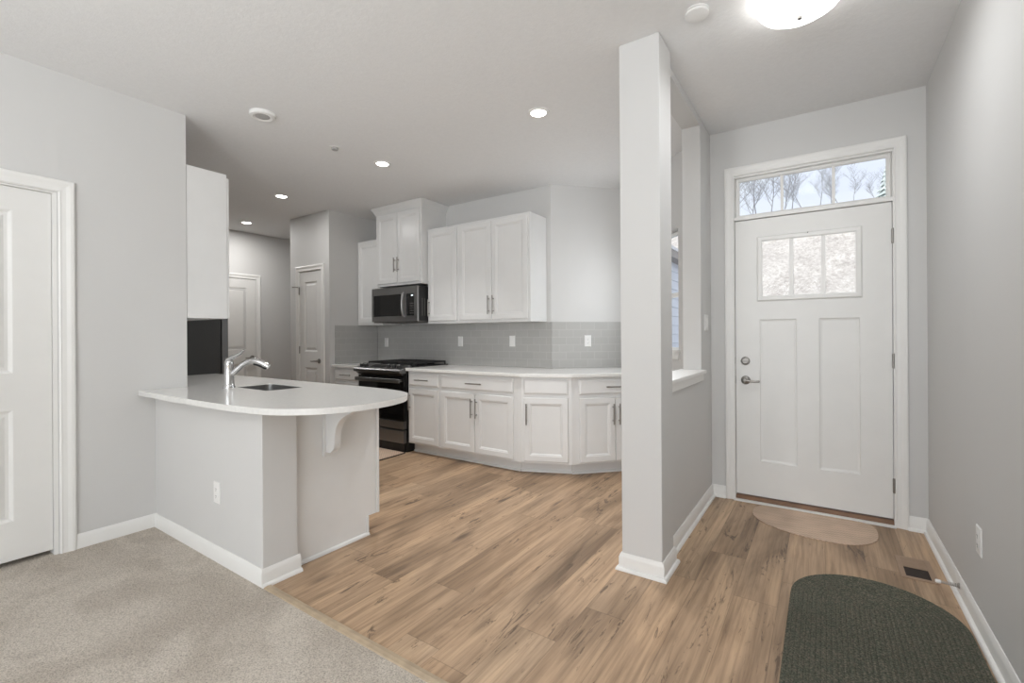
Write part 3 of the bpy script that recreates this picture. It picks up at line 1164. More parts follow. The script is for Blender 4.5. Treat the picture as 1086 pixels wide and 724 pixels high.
q1 = isect(Vector((-3, YF - 0.042)), 0, off_line(P1, a1, 0.042), a1)
q2 = isect(off_line(P1, a1, 0.042), a1, off_line(P2, a2, 0.042), a2)
q3 = isect(off_line(P2, a2, 0.042), a2, Vector((B_[0], B_[1])) + Vector((-0.005, -0.005)), -a2)
countertop('countertop', 'white quartz counter bending along the range wall to the column',
           [(-3.69, YF - 0.042), tuple(q1), tuple(q2), tuple(q3), (B_[0] + 0.0, B_[1] - 0.008), (A_[0] + 0.003, A_[1] - 0.006), (-3.69, YK - 0.003)])
countertop('countertop', 'short white quartz counter left of the range', [(-4.977, YF - 0.042), (-4.463, YF - 0.042), (-4.463, YK - 0.003), (-4.977, YK - 0.003)])

# peninsula counter with an undermount sink cut-out
front = [(XL + 0.002, 1.122), (-2.95, 1.122), (-2.62, 1.128)]
arc = [(-2.43, 1.139), (-2.29, 1.158), (-2.173, 1.190), (-2.09, 1.238), (-2.025, 1.292), (-1.972, 1.368), (-1.938, 1.45), (-1.920, 1.55), (-1.921, 1.65), (-1.942, 1.75), (-1.985, 1.85), (-2.060, 1.938), (-2.13, 1.980), (-2.20, 2.006), (-2.32, 2.030), (-2.50, 2.045)]
back = [(-2.9, 2.048), (-4.745, 2.048), (-4.745, YR + 0.003), (XL + 0.002, YR + 0.003)]


outer = front + refine(arc) + back
SX0, SX1, SY0, SY1 = -3.345, -2.922, 1.565, 1.815


def rrect(x0, x1, y0, y1, r, n=6):
    pts = []
    for cx_, cy_, a0 in ((x1 - r, y1 - r, 0), (x0 + r, y1 - r, PI / 2), (x0 + r, y0 + r, PI), (x1 - r, y0 + r, 1.5 * PI)):
        for i in range(n + 1):
            a = a0 + PI / 2 * i / n
            pts.append((cx_ + r * math.cos(a), cy_ + r * math.sin(a)))
    return pts


hole = rrect(SX0, SX1, SY0, SY1, 0.035)
bm = bmesh.new()
for z in (ZC0, ZC1):
    vo = [bm.verts.new((x, y, z)) for x, y in outer]
    vh = [bm.verts.new((x, y, z)) for x, y in hole]
    eds = [bm.edges.new((vo[i], vo[(i + 1) % len(vo)])) for i in range(len(vo))]
    eds += [bm.edges.new((vh[i], vh[(i + 1) % len(vh)])) for i in range(len(vh))]
    bmesh.ops.triangle_fill(bm, edges=eds, use_beauty=True)
    if z == ZC0:
        lo, lh = vo, vh
for A, B in ((lo, vo), (lh, vh)):
    for i in range(len(A)):
        j = (i + 1) % len(A)
        bm.faces.new([A[i], A[j], B[j], B[i]])
tag(new_obj('countertop', bm, M['quartz'], bevel=0.006), 'white quartz peninsula counter with rounded end and sink cut-out', 'countertop')

sk = thing('sink', 'stainless steel undermount sink in the peninsula counter', 'sink', (0, 0, 0))
bm = bmesh.new()
rings = []
for ins, z in ((0.0015, 0.902), (0.004, 0.9022), (0.007, 0.80), (0.012, 0.735), (0.035, 0.718), (0.09, 0.714)):
    rings.append([bm.verts.new((x, y, z)) for x, y in rrect(SX0 + ins, SX1 - ins, SY0 + ins, SY1 - ins, max(0.03, 0.05 - ins * 0.2))])
for a, b in zip(rings, rings[1:]):
    for i in range(len(a)):
        j = (i + 1) % len(a)
        bm.faces.new([a[i], a[j], b[j], b[i]])
bm.faces.new(rings[-1])
new_obj('basin', bm, M['sinksteel'], sk, smooth=True)
bm = bmesh.new()
lathe(bm, [(0.045, 0.7145), (0.045, 0.718), (0.03, 0.717), (0.028, 0.7145)], 24, Matrix.Translation(((SX0 + SX1) / 2, (SY0 + SY1) / 2, 0)))
new_obj('drain', bm, M['chrome'], sk, smooth=True)

# faucet
fx, fy = -3.337, 1.522
fdir = Vector((0.80, 0.60, 0)).normalized()
fa = thing('faucet', 'chrome single-lever faucet on the peninsula counter by the sink', 'faucet', (fx, fy, ZC1))
bm = bmesh.new()
lathe(bm, [(0.037, 0), (0.037, 0.008), (0.033, 0.016), (0.031, 0.03), (0.030, 0.09), (0.028, 0.15), (0.029, 0.156), (0.027, 0.175), (0.020, 0.192), (0.010, 0.200), (0, 0.202)], 28)
new_obj('body', bm, M['chrome'], fa, smooth=True)
bm = bmesh.new()
sp = [(0.0, 0.085), (0.037, 0.106), (0.065, 0.134), (0.093, 0.158), (0.125, 0.174), (0.143, 0.178)]
tube(bm, [tuple(fdir * s) [:2] + (z,) for s, z in sp], [0.020, 0.0195, 0.018, 0.017, 0.0165, 0.017], 14)
spo = new_obj('spout', bm, M['chrome'], fa, smooth=True)
bm = bmesh.new()
sp = [(0.140, 0.178), (0.157, 0.181), (0.185, 0.178), (0.217, 0.167), (0.242, 0.152), (0.262, 0.139)]
tube(bm, [tuple(fdir * s)[:2] + (z,) for s, z in sp], [0.0175, 0.020, 0.021, 0.0215, 0.021, 0.017], 14)
new_obj('spray_head', bm, M['chrome'], spo, smooth=True)
bm = bmesh.new()
sp = [(0.164, 0.1615), (0.190, 0.158), (0.217, 0.147), (0.238, 0.135), (0.247, 0.130)]
tube(bm, [tuple(fdir * s)[:2] + (z,) for s, z in sp], [0.010, 0.0135, 0.014, 0.0135, 0.010], 10)
new_obj('nozzle', bm, M['black'], spo, smooth=True)
bm = bmesh.new()
sp = [(-0.005, 0.185), (0.022, 0.205), (0.05, 0.217), (0.078, 0.232), (0.098, 0.256)]
tube(bm, [tuple(fdir * s)[:2] + (z,) for s, z in sp], [0.022, 0.018, 0.015, 0.0125, 0.007], 12, sq=(1.2, 0.8))
new_obj('lever', bm, M['chrome'], fa, smooth=True)

# ------------------------------------------------------------------ tile backsplash
def tiles(label, p0, p1, z0, z1):
    L = (Vector(p1) - Vector(p0)).length
    ang = math.atan2(p1[1] - p0[1], p1[0] - p0[0])
    bm = bmesh.new()
    box(bm, 0, L, -0.007, -0.0005, z0, z1)
    o = new_obj('tile_backsplash', bm, M['tile'])
    o.location = (p0[0], p0[1], 0)
    o.rotation_euler = (0, 0, ang)
    return tag(o, label, 'backsplash')


tiles('grey subway tile backsplash behind the range and under the wall cabinets', (-4.972, YK), (A_[0] + 0.002, YK), ZC1 + 0.001, 1.382)
tiles('grey subway tile backsplash on the angled wall beside the column', (A_[0] + 0.003, YK + 0.001), (B_[0] - 0.004, B_[1] - 0.004), ZC1 + 0.001, 1.382)
tl = tiles('grey subway tile backsplash on the short wall left of the range', (-4.98, 3.492), (-4.98, YK - 0.008), ZC1 + 0.001, 1.382)

# ------------------------------------------------------------------ range
rg = thing('gas_range', 'stainless and black slide-in gas range', 'range', (-4.457, 3.47, 0))
RW = 0.761
bm = bmesh.new()
box(bm, 0, RW, 0.0, 0.655, 0.02, 0.868)
new_obj('body', bm, M['black'], rg, bevel=0.003)
bm = bmesh.new()
prism_map(bm, [(-0.008, 0.868), (0.655, 0.868), (0.655, 0.912), (0.065, 0.912), (0.05, 0.905)], 0.001, RW - 0.001, lambda u, v, w: (w, u, v))
new_obj('cooktop', bm, M['black'], rg)
bm = bmesh.new()
prism_map(bm, [(-0.092, 0.846), (-0.104, 0.852), (-0.107, 0.878), (-0.095, 0.890), (0.045, 0.932), (0.055, 0.930), (0.055, 0.906), (-0.012, 0.869), (-0.012, 0.846)], 0.0, RW, lambda u, v, w: (w, u, v))
pn = new_obj('control_panel', bm, M['rangesteel'], rg, bevel=0.003)
bm = bmesh.new()
prism_map(bm, [(-0.093, 0.847), (-0.1055, 0.852), (-0.1085, 0.877), (-0.1062, 0.8795), (-0.10, 0.87)], 0.003, RW - 0.003, lambda u, v, w: (w, u, v))
new_obj('nose_shade', bm, M['darksteel'], rg)  # added darker skin paints shade on the front of the panel nose
sl = math.atan2(0.042, 0.14)
SM = lambda x, y: Matrix.Translation((x, y, 0.890 + (y + 0.095) * 0.30)) @ Matrix.Rotation(sl, 4, 'X')
for kx in (0.075, 0.150, 0.525, 0.605, 0.685):
    bm = bmesh.new()
    lathe(bm, [(0.026, 0), (0.026, 0.006), (0.021, 0.009), (0.0195, 0.026), (0.017, 0.030), (0, 0.030)], 20, SM(kx, -0.040))
    kb = new_obj('knob', bm, M['black'], rg, smooth=True)
    bm = bmesh.new()
    lathe(bm, [(0.0175, 0.0302), (0.015, 0.034), (0, 0.0345)], 20, SM(kx, -0.040))
    new_obj('knob_cap', bm, M['steel'], kb, smooth=True)
bm = bmesh.new()
box(bm, 0.225, 0.455, -0.055, 0.022, 0.0, 0.002)
bmesh.ops.transform(bm, matrix=Matrix.Translation((0, 0, 0.8905 + 0.095 * 0.30)) @ Matrix.Rotation(sl, 4, 'X'), verts=bm.verts)
new_obj('display', bm, M['blackglass'], rg)
bm = bmesh.new()
box(bm, 0.008, RW - 0.008, -0.042, -0.001, 0.333, 0.806)
new_obj('oven_door', bm, M['blackglass'], rg, bevel=0.004)
bm = bmesh.new()
prism_map(bm, [(-0.088, 0.846), (-0.04, 0.815), (-0.002, 0.81), (-0.002, 0.846)], 0.012, RW - 0.012, lambda u, v, w: (w, u, v))
new_obj('chin', bm, M['black'], rg)
bm = bmesh.new()
box(bm, 0.008, RW - 0.008, -0.046, -0.001, 0.250, 0.331)
od = new_obj('door_strip', bm, M['rangesteel'], rg, bevel=0.003)
bm = bmesh.new()
prism_map(bm, [(-0.096, 0.745), (-0.103, 0.751), (-0.103, 0.785), (-0.096, 0.791), (-0.084, 0.789), (-0.084, 0.747)], 0.02, RW - 0.02, lambda u, v, w: (w, u, v))
for hx in (0.035, RW - 0.065):
    box(bm, hx, hx + 0.03, -0.09, -0.04, 0.756, 0.784)
new_obj('handle', bm, M['rangesteel'], rg, bevel=0.003)
bm = bmesh.new()
box(bm, 0.006, RW - 0.006, -0.05, -0.001, 0.100, 0.236)
new_obj('drawer', bm, M['rangesteel'], rg, bevel=0.008)
bm = bmesh.new()
box(bm, 0.02, RW - 0.02, -0.022, 0.0, 0.0, 0.096)
box(bm, 0.004, RW - 0.004, 0.0, 0.6, 0.0, 0.02)
new_obj('base', bm, M['black'], rg)
for gx0, gx1 in ((0.012, 0.252), (0.258, 0.503), (0.509, 0.749)):
    bm = bmesh.new()
    z0g, z1g = 0.934, 0.954
    for yy in (0.095, 0.165, 0.235, 0.305, 0.375, 0.445, 0.53, 0.61):
        box(bm, gx0, gx1, yy, yy + 0.012, z0g, z1g)
    for xx in (gx0, (gx0 + gx1) / 2 - 0.006, gx1 - 0.012):
        box(bm, xx, xx + 0.012, 0.095, 0.622, z0g, z1g)
    for xx in (gx0, gx1 - 0.012):
        for yy in (0.095, 0.61):
            box(bm, xx, xx + 0.012, yy, yy + 0.012, 0.912, z0g)
    new_obj('grate', bm, M['iron'], rg, bevel=0.002)
for bx, by in ((0.13, 0.22), (0.13, 0.50), (0.38, 0.36), (0.63, 0.22), (0.63, 0.50)):
    bm = bmesh.new()
    lathe(bm, [(0.048, 0.912), (0.048, 0.920), (0.036, 0.922), (0.036, 0.930), (0.0, 0.932)], 22, Matrix.Translation((bx, by, 0)))
    new_obj('burner', bm, M['iron'], rg, smooth=True)

# ------------------------------------------------------------------ microwave
mw = thing('microwave', 'stainless microwave mounted over the range', 'microwave', (-4.512, 3.70, 0))
MWW, MZ0, MZ1 = 0.764, 1.414, 1.808
bm = bmesh.new()
box(bm, 0.002, MWW - 0.002, 0.0, 0.45, MZ0 + 0.004, MZ1 - 0.002)
new_obj('body', bm, M['black'], mw, bevel=0.003)
bm = bmesh.new()
grid_panel(bm, [0, 0.030, 0.515, 0.590, 0.715, MWW], [MZ0, MZ0 + 0.062, MZ1 - 0.082, MZ1], {(1, 1), (3, 1)}, -0.024, 0.024)
new_obj('front_frame', bm, M['steel'], mw)
bm = bmesh.new()
box(bm, 0.030, 0.515, -0.020, -0.001, MZ0 + 0.062, MZ1 - 0.082)
new_obj('door_window', bm, M['mwglass'], mw)
bm = bmesh.new()
box(bm, 0.590, 0.715, -0.020, -0.001, MZ0 + 0.062, MZ1 - 0.082)
cp = new_obj('control_panel', bm, M['mwglass'], mw)
bm = bmesh.new()
box(bm, 0.665, 0.695, -0.0208, -0.0202, MZ1 - 0.112, MZ1 - 0.097)
new_obj('clock', bm, M['digits'], cp)
for r_ in range(5):
    for c_ in range(3):
        bm = bmesh.new()
        box(bm, 0.645 + c_ * 0.021, 0.660 + c_ * 0.021, -0.0212, -0.0198, MZ0 + 0.085 + r_ * 0.027, MZ0 + 0.097 + r_ * 0.027)
        new_obj('button', bm, M['slot'], cp)
bm = bmesh.new()
hp = [(0.553, -0.024, MZ0 + 0.050), (0.553, -0.048, MZ0 + 0.072), (0.553, -0.058, MZ0 + 0.14), (0.553, -0.060, MZ0 + 0.19), (0.553, -0.058, MZ0 + 0.24), (0.553, -0.048, MZ0 + 0.305), (0.553, -0.024, MZ0 + 0.327)]
tube(bm, hp, 0.0115, 12)
new_obj('handle', bm, M['steel'], mw, smooth=True)
bm = bmesh.new()
box(bm, MWW - 0.003, MWW + 0.0006, 0.05, 0.062, MZ0 + 0.06, MZ0 + 0.26)
new_obj('side_vent', bm, M['slot'], mw)
bm = bmesh.new()
box(bm, MWW - 0.003, MWW + 0.0006, 0.09, 0.102, MZ0 + 0.06, MZ0 + 0.26)
new_obj('side_vent', bm, M['slot'], mw)
bm = bmesh.new()
box(bm, 0.01, MWW - 0.01, 0.0, 0.42, MZ0 - 0.010, MZ0 + 0.004)
new_obj('grease_filter', bm, M['slot'], mw)

# ------------------------------------------------------------------ refrigerator
rf = thing('refrigerator', 'black-sided refrigerator behind the faucet, below the hanging wall cabinet', 'refrigerator', (-4.752, 1.43, 0))
bm = bmesh.new()
box(bm, -0.90, 0, 0.0, 0.67, 0.02, 1.74)
new_obj('body', bm, M['fridge'], rf, bevel=0.006)
for x0, x1 in ((-0.899, -0.452), (-0.448, -0.001)):
    bm = bmesh.new()
    box(bm, x0, x1, 0.675, 0.735, 0.66, 1.745)
    d = new_obj('door', bm, M['darksteel'], rf, bevel=0.008)
    bm = bmesh.new()
    hx = -0.49 if x0 < -0.6 else -0.41
    tube(bm, [(hx, 0.735, 0.80), (hx, 0.785, 0.83), (hx, 0.79, 1.2), (hx, 0.785, 1.58), (hx, 0.735, 1.61)], 0.011, 10)
    new_obj('handle', bm, M['darksteel'], d, smooth=True)
bm = bmesh.new()
box(bm, -0.899, -0.001, 0.675, 0.735, 0.09, 0.65)
new_obj('freezer_drawer', bm, M['darksteel'], rf, bevel=0.008)
bm = bmesh.new()
box(bm, -0.88, -0.02, 0.05, 0.68, 0.0, 0.085)
new_obj('base', bm, M['black'], rf)

# ------------------------------------------------------------------ outlets, plates, switch
def plate(name, label, cat, loc, rz, kind, w=0.072, h=0.117):
    t = thing(name, label, cat, loc, rz)
    bm = bmesh.new()
    nested(bm, -w / 2, w / 2, -h / 2, h / 2, [(0, 0), (0, 0.003), (0.004, 0.0055), (0.01, 0.006)])
    new_obj('cover_plate', bm, M['plastic'], t)
    if kind == 'duplex':
        for s in (-1, 1):
            bm = bmesh.new()
            lathe(bm, [(0.0165, 0.0055), (0.0165, 0.0075), (0, 0.0076)], 20, Matrix.Translation((0, 0, s * 0.0195)) @ RX)
            rc = new_obj('receptacle', bm, M['plastic'], t)
            bm = bmesh.new()
            for q in (-0.006, 0.006):
                box(bm, q - 0.001, q + 0.001, -0.0080, -0.0074, s * 0.0195 - 0.002, s * 0.0195 + 0.006)
            box(bm, -0.002, 0.002, -0.0080, -0.0074, s * 0.0195 - 0.010, s * 0.0195 - 0.006)
            new_obj('slots', bm, M['slot'], rc)
    elif kind == 'rocker':
        bm = bmesh.new()
        nested(bm, -0.017, 0.017, -0.033, 0.033, [(0, 0.005), (0, 0.0075), (0.002, 0.0085), (0.01, 0.0082)])
        new_obj('rocker', bm, M['plastic'], t)
    elif kind == 'toggle2':
        for s in (-1, 1):
            bm = bmesh.new()
            nested(bm, s * 0.023 - 0.016, s * 0.023 + 0.016, -0.033, 0.033, [(0, 0.005), (0, 0.0075), (0.002, 0.0085), (0.01, 0.008)])
            new_obj('rocker', bm, M['plastic'], t)
    return t


plate('wall_outlet', 'white outlet low on the peninsula half wall above the carpet', 'outlet', (-2.806, YH, 0.383), 0, 'duplex')
plate('wall_outlet', 'white outlet low on the right entry wall', 'outlet', (XR, 2.694, 0.377), -PI / 2, 'duplex')
plate('wall_outlet', 'white outlet on the tile backsplash left of the range knobs', 'outlet', (-4.80, YK - 0.007, 1.162), 0, 'rocker')
plate('wall_outlet', 'white outlet on the tile backsplash right of the microwave', 'outlet', (-3.524, YK - 0.007, 1.178), 0, 'rocker')
plate('wall_outlet', 'white outlet on the tile below the two-door wall cabinet', 'outlet', (-2.793, YK - 0.007, 1.183), 0, 'rocker')
sa = Vector((1, 1)).normalized()
oq = Vector(A_) + sa * 0.389
plate('wall_outlet', 'white outlet on the angled tile wall next to the column', 'outlet', (oq.x + 0.0055, oq.y - 0.0055, 1.182), a2, 'duplex')
plate('light_switch', 'white double light switch on the hall wall beside the front door', 'light switch', (XHR, 3.648, 1.332), PI / 2, 'toggle2', w=0.118)

# ------------------------------------------------------------------ ceiling fixtures
def down(x, y, z):
    return Matrix.Translation((x, y, z)) @ Matrix.Rotation(PI, 4, 'X')


rl = [(-1.631, 2.763, 'nearest recessed ceiling light, above the kitchen floor'),
      (-3.263, 2.784, 'second recessed ceiling light, over the peninsula side of the range'),
      (-4.926, 2.798, 'third recessed ceiling light, before the pantry door'),
      (-6.451, 3.176, 'farthest recessed ceiling light, over the hallway door')]
PW = (6.0, 6.5, 5.0, 12)
SPR = (95, 100, 179, 179)
for (x, y, lb), pw, spr in zip(rl, PW, SPR):
    t = thing('recessed_light', lb, 'ceiling light', (x, y, CEIL), group='recessed lights across the kitchen ceiling')
    bm = bmesh.new()
    lathe(bm, [(0.078, 0), (0.078, 0.004), (0.070, 0.006), (0.054, 0.005), (0.050, 0.0), ], 36, Matrix.Rotation(PI, 4, 'X'), cap=False)
    new_obj('trim_ring', bm, M['plastic'], t, smooth=True)
    bm = bmesh.new()
    lathe(bm, [(0.053, 0.0035), (0.03, 0.0045), (0, 0.005)], 28, Matrix.Rotation(PI, 4, 'X'))
    new_obj('lens', bm, M['lens'], t, smooth=True)
    ld = area('recessed_lamp', (x, y, CEIL - 0.012), (x, y, 0), 0.1, 0.1, pw, (1.0, 0.985, 0.965), 'DISK', math.radians(spr))

t = thing('dome_light', 'lit flush-mount dome light on the entry ceiling', 'ceiling light', (-0.082, 2.45, CEIL))
bm = bmesh.new()
lathe(bm, [(0.135, 0), (0.135, 0.02), (0.12, 0.026), (0.0, 0.026)], 40, Matrix.Rotation(PI, 4, 'X'))
new_obj('ceiling_pan', bm, M['nickel'], t, smooth=True)
bm = bmesh.new()
lathe(bm, [(0.176, 0.028), (0.178, 0.033), (0.172, 0.048), (0.154, 0.070), (0.120, 0.091), (0.077, 0.105), (0.034, 0.112), (0, 0.113)], 48, Matrix.Rotation(PI, 4, 'X'), cap=False)
new_obj('glass_bowl', bm, M['bowl'], t, smooth=True)
bm = bmesh.new()
lathe(bm, [(0.007, 0.110), (0.012, 0.117), (0.010, 0.127), (0, 0.130)], 16, Matrix.Rotation(PI, 4, 'X'))
new_obj('finial', bm, M['nickel'], t, smooth=True)
area('dome_lamp', (-0.082, 2.45, CEIL - 0.15), (-0.082, 2.45, 0), 0.3, 0.3, 5.5, (0.95, 0.975, 1.0), 'DISK', PI)

t = thing('smoke_detector', 'round white ceiling detector with grey centre above the peninsula', 'smoke detector', (-3.206, 1.690, CEIL))
bm = bmesh.new()
lathe(bm, [(0.082, 0), (0.084, 0.012), (0.078, 0.022), (0.062, 0.026), (0.052, 0.020), (0.0, 0.018)], 40, Matrix.Rotation(PI, 4, 'X'))
new_obj('housing', bm, M['plastic'], t, smooth=True)
bm = bmesh.new()
lathe(bm, [(0.048, 0.019), (0.04, 0.023), (0.0, 0.024)], 32, Matrix.Rotation(PI, 4, 'X'))
new_obj('grille', bm, M['grey'], t, smooth=True)

t = thing('smoke_detector', 'white disc detector on the ceiling between column and dome light', 'smoke detector', (-0.494, 2.325, CEIL))
bm = bmesh.new()
lathe(bm, [(0.053, 0), (0.054, 0.006), (0.046, 0.006), (0.046, 0.010), (0.054, 0.011), (0.053, 0.021), (0.046, 0.024), (0, 0.024)], 36, Matrix.Rotation(PI, 4, 'X'))
new_obj('housing', bm, M['plastic'], t, smooth=True)

t = thing('fire_sprinkler', 'small round sprinkler cover on the kitchen ceiling', 'sprinkler', (-3.299, 2.325, CEIL))
bm = bmesh.new()
lathe(bm, [(0.046, 0), (0.046, 0.003), (0.040, 0.005), (0.030, 0.004), (0, 0.004)], 28, Matrix.Rotation(PI, 4, 'X'))
new_obj('escutcheon', bm, M['plastic'], t, smooth=True)
bm = bmesh.new()
lathe(bm, [(0.026, 0.0042), (0.026, 0.018), (0.022, 0.022), (0, 0.022)], 24, Matrix.Rotation(PI, 4, 'X'))
new_obj('cap', bm, M['grey'], t, smooth=True)

# ------------------------------------------------------------------ rugs, mats, vent, door stop
rx, ry0, ry1, R = 0.181, 1.78, 2.615, 0.322
bm = bmesh.new()
NS = 40


def track(r, z):
    out = []
    for i in range(NS + 1):
        a = PI * i / NS
        out.append((rx + r * math.cos(a), ry1 + r * math.sin(a), z))
    for i in range(NS + 1):
        a = PI + PI * i / NS
        out.append((rx + r * math.cos(a), ry0 + r * math.sin(a), z))
    return [bm.verts.new(q) for q in out]


rings = [track(R - 0.001, 0.0)]
nb = 18
bw = R / nb
for k in range(nb):
    r1 = R - k * bw
    for s, zz in ((0.12, 0.006), (0.5, 0.0095), (0.88, 0.006)):
        rr = r1 - bw * s
        if rr > 0.004:
            rings.append(track(rr, zz))
for a, b in zip(rings, rings[1:]):
    for i in range(len(a)):
        j = (i + 1) % len(a)
        bm.faces.new([a[i], a[j], b[j], b[i]])
bm.faces.new(rings[-1])
tag(new_obj('braided_rug', bm, M['braid'], smooth=True), 'dark green braided oval rug along the right entry wall', 'rug')

pts = smooth_poly([(-0.405, 3.745), (-0.421, 3.66), (-0.400, 3.545), (-0.305, 3.430), (-0.12, 3.352), (0.07, 3.350), (0.184, 3.402), (0.252, 3.500), (0.272, 3.62), (0.262, 3.735), (0.20, 3.797), (-0.07, 3.799), (-0.33, 3.797)], 6)
bm = bmesh.new()
prism(bm, pts, 0.0, 0.006)
dm = tag(new_obj('door_mat', bm, M['mat'], bevel=0.002), 'beige half-round door mat at the front door', 'mat')

km = thing('kitchen_mat', 'beige kitchen mat with dark edge in front of the range', 'mat', (0, 0, 0))
bm = bmesh.new()
prism(bm, rrect(-4.50, -3.685, 2.98, 3.44, 0.02), 0.0, 0.008)
new_obj('border', bm, M['matborder'], km)
bm = bmesh.new()
prism(bm, rrect(-4.486, -3.699, 2.994, 3.426, 0.015), 0.0081, 0.0105)
new_obj('pad', bm, M['mat'], km)

vt = thing('floor_register', 'tan floor vent register beside the door stop', 'vent', (0, 0, 0))
bm = bmesh.new()
for q in ((0.322, 0.345, 3.07, 3.35), (0.445, 0.468, 3.07, 3.35), (0.345, 0.445, 3.07, 3.095), (0.345, 0.445, 3.325, 3.35)):
    box(bm, *q, 0.0, 0.005)
new_obj('frame', bm, M['vent'], vt, bevel=0.0015)
bm = bmesh.new()
for i in range(12):
    y0 = 3.215 + i * 0.0092
    box(bm, 0.345, 0.445, y0, y0 + 0.0075, 0.0, 0.0045)
new_obj('louvers', bm, M['vent'], vt)
bm = bmesh.new()
box(bm, 0.345, 0.445, 3.095, 3.325, 0.0, 0.0012)
new_obj('duct_shade', bm, M['ventshade'], vt)  # flat dark plate paints the shade inside the open duct

ds = thing('door_stop', 'spring door stop with white tip on the right baseboard', 'door stop', (XR - 0.013, 2.975, 0.058))
bm = bmesh.new()
pts = []
for i in range(90):
    a = i * 2 * PI / 8
    rr = 0.0085 - 0.003 * i / 89
    pts.append((-0.006 - 0.062 * i / 89, rr * math.cos(a), rr * math.sin(a)))
tube(bm, pts, 0.0016, 5)
new_obj('spring', bm, M['spring'], ds, smooth=True)
bm = bmesh.new()
lathe(bm, [(0.012, 0), (0.012, 0.004), (0.008, 0.008), (0, 0.008)], 16, Matrix.Rotation(-PI / 2, 4, 'Y'))
new_obj('base', bm, M['spring'], ds, smooth=True)
bm = bmesh.new()
lathe(bm, [(0.006, 0.066), (0.0085, 0.067), (0.0085, 0.082), (0.006, 0.085), (0, 0.085)], 14, Matrix.Rotation(-PI / 2, 4, 'Y'))
new_obj('rubber_tip', bm, M['plastic'], ds, smooth=True)

# ------------------------------------------------------------------ outside: hillside, trees, neighbour
bm = bmesh.new()
NX, NY = 60, 60
rnd = random.Random(3)


def hill_z(x, y):
    base = -0.35 if y < 10 else -0.35 + 0.335 * (y - 10)
    if y > 46:
        base = -0.35 + 0.335 * 36 + 0.05 * (y - 46)
    base -= 0.012 * max(0, x + 4) * max(0, y - 12) * 0.03
    return base + 0.25 * math.sin(x * 0.31 + y * 0.17) * min(1, max(0, (y - 8) / 10))


vv = [[None] * (NX + 1) for _ in range(NY + 1)]
for j in range(NY + 1):
    for i in range(NX + 1):
        x = -45 + 90 * i / NX
        y = 5.2 + 65 * j / NY
        vv[j][i] = bm.verts.new((x, y, hill_z(x, y) + rnd.uniform(-0.08, 0.08) * (y > 9)))
for j in range(NY):
    for i in range(NX):
        bm.faces.new([vv[j][i], vv[j][i + 1], vv[j + 1][i + 1], vv[j + 1][i]])
struct(new_obj('ground_hillside', bm, M['grass'], smooth=True))


def tree_mesh(seed, hgt):
    rn = random.Random(seed)
    bm = bmesh.new()

    def grow(p, d, length, rad, depth):
        n = 4
        pts, q, dd = [p], p.copy(), d.copy()
        for i in range(n):
            dd = (dd + Vector((rn.uniform(-.18, .18), rn.uniform(-.18, .18), rn.uniform(-.02, .16)))).normalized()
            q = q + dd * length / n
            pts.append(q.copy())
        tube(bm, pts, [rad * (1 - 0.62 * i / n) for i in range(n + 1)], 5 if depth < 2 else 3)
        if depth >= 4:
            return
        k = (8, 6, 5, 3)[depth]
        for i in range(k):
            t = (0.22 if depth == 0 else 0.15) + 0.75 * (i + rn.random() * 0.6) / k
            f = min(t * n, n - 0.001)
            a = pts[int(f)].lerp(pts[int(f) + 1], f - int(f))
            az = rn.uniform(0, 2 * PI)
            side = Vector((math.cos(az), math.sin(az), rn.uniform(0.15, 0.95))).normalized()
            nd = (dd * 0.42 + side * 0.85).normalized()
            grow(a, nd, length * rn.uniform(0.42, 0.62), rad * 0.48, depth + 1)
    grow(Vector((0, 0, -0.3)), Vector((0, 0, 1)), hgt * 0.62, hgt * 0.0075, 0)
    return bm


protos = []
for s in range(3):
    protos.append(new_obj('bare_tree', tree_mesh(20 + s, 6.0), M['bark']))
spots = []
rn = random.Random(11)
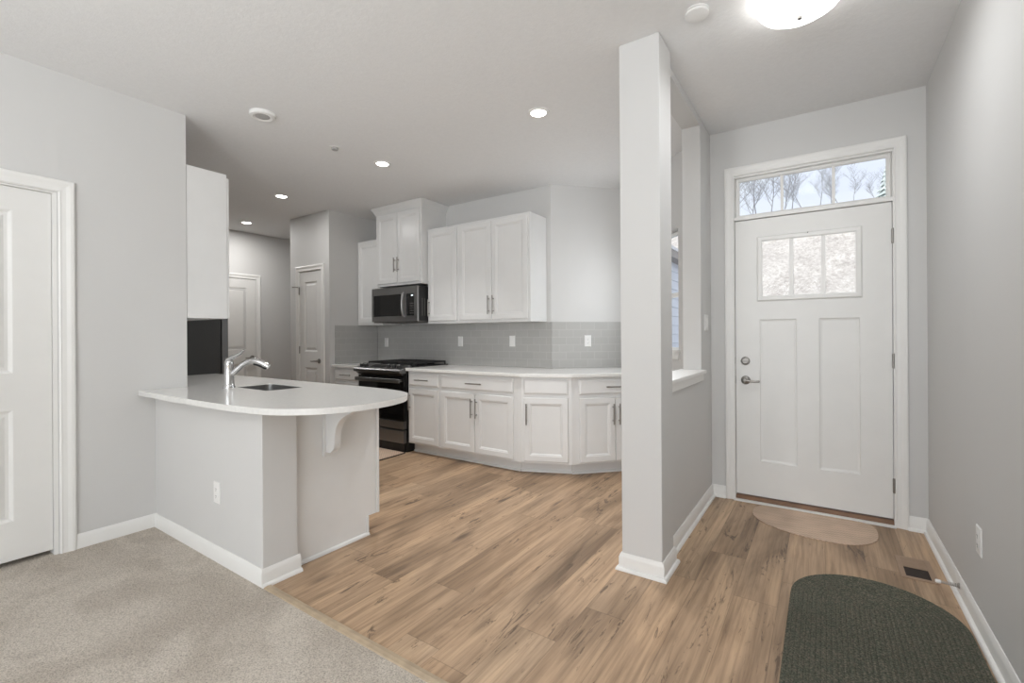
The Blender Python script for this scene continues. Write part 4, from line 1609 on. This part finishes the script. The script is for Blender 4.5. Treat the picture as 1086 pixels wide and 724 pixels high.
# left of the transom: a dense stand; thinner to the right
spots += [(-6.9, 39.0, 1.25), (-4.6, 39.5, 1.2), (-2.5, 41.0, 0.95), (-5.8, 43.0, 1.35), (-3.6, 43.6, 1.15), (-1.3, 42.5, 0.85), (-8.4, 42.4, 1.4),
          (-0.2, 45.2, 0.8), (1.0, 42.0, 0.68), (-2.2, 46.0, 1.0), (-4.9, 46.4, 1.3), (2.0, 45.6, 0.6), (-7.3, 46.5, 1.4), (0.6, 48.6, 0.75),
          (3.2, 43.4, 0.42), (3.9, 46.4, 0.5), (-12, 41, 1.3), (-15.5, 43, 1.2), (-19, 41, 1.2), (6.5, 45, 0.7), (9.5, 44, 0.9), (13, 46, 1.0)]
for i, (x, y, sc) in enumerate(spots):
    o = protos[i] if i < 3 else protos[i % 3].copy()
    if i >= 3:
        COL.objects.link(o)
    o.location = (x, y, hill_z(x, y))
    o.scale = (sc, sc, sc)
    o.rotation_euler = (0, 0, rn.uniform(0, 2 * PI))
    tag(o, 'bare winter tree on the dry hillside seen through the transom', 'tree', 'bare trees on the hillside')

cf = thing('evergreen_tree', 'pale pointed evergreen at the right edge of the transom view', 'tree', (2.80, 30.0, hill_z(2.8, 30)))
bm = bmesh.new()
hc = 10.6 - hill_z(2.8, 30)
rc = random.Random(5)
NL = 16
for k in range(NL):
    zb = hc * (0.06 + 0.9 * k / NL)
    rb = 1.05 * (1 - k / NL) ** 1.1 + 0.05
    zt = zb + hc * 0.13
    n = 22
    ring = [bm.verts.new((rb * (0.72 + 0.28 * (i % 2)) * math.cos(2 * PI * i / n + k), rb * (0.72 + 0.28 * (i % 2)) * math.sin(2 * PI * i / n + k), zb - 0.12 * (i % 2) + rc.uniform(-.04, .04))) for i in range(n)]
    top = bm.verts.new((0, 0, zt))
    for i in range(n):
        bm.faces.new([ring[i], ring[(i + 1) % n], top])
    bm.faces.new(ring[::-1])
new_obj('foliage', bm, M['needles'], cf)
bm = bmesh.new()
tube(bm, [(0, 0, -0.3), (0, 0, hc * 0.5)], [0.14, 0.08], 8)
new_obj('trunk', bm, M['bark'], cf)

nh = thing('neighbor_house', 'white-sided neighboring house seen past the column through the bay window', 'house', (-2.1, 7.2, -0.4))
bm = bmesh.new()
prof = []
zz = 0.0
while zz < 2.75:
    prof += [(0.014, zz), (0.0, zz + 0.145)]
    zz += 0.15
prof += [(0.0, zz), (-6.5, zz), (-6.5, 0)]
prism_map(bm, prof, 0.0, 8.0, lambda u, v, w: (u, w, v))
new_obj('siding', bm, M['siding'], nh)
bm = bmesh.new()
prism_map(bm, [(-0.05, zz), (0.16, zz), (0.16, zz + 0.11), (-0.05, zz + 0.11)], -0.2, 8.2, lambda u, v, w: (u, w, v))
new_obj('eave', bm, M['eave'], nh)
bm = bmesh.new()
prism_map(bm, [(0.18, zz + 0.11), (0.18, zz + 0.16), (-3.3, zz + 1.85), (-6.8, zz + 0.16), (-6.8, zz + 0.11)], -0.22, 8.22, lambda u, v, w: (u, w, v))
new_obj('roof', bm, M['roof'], nh)
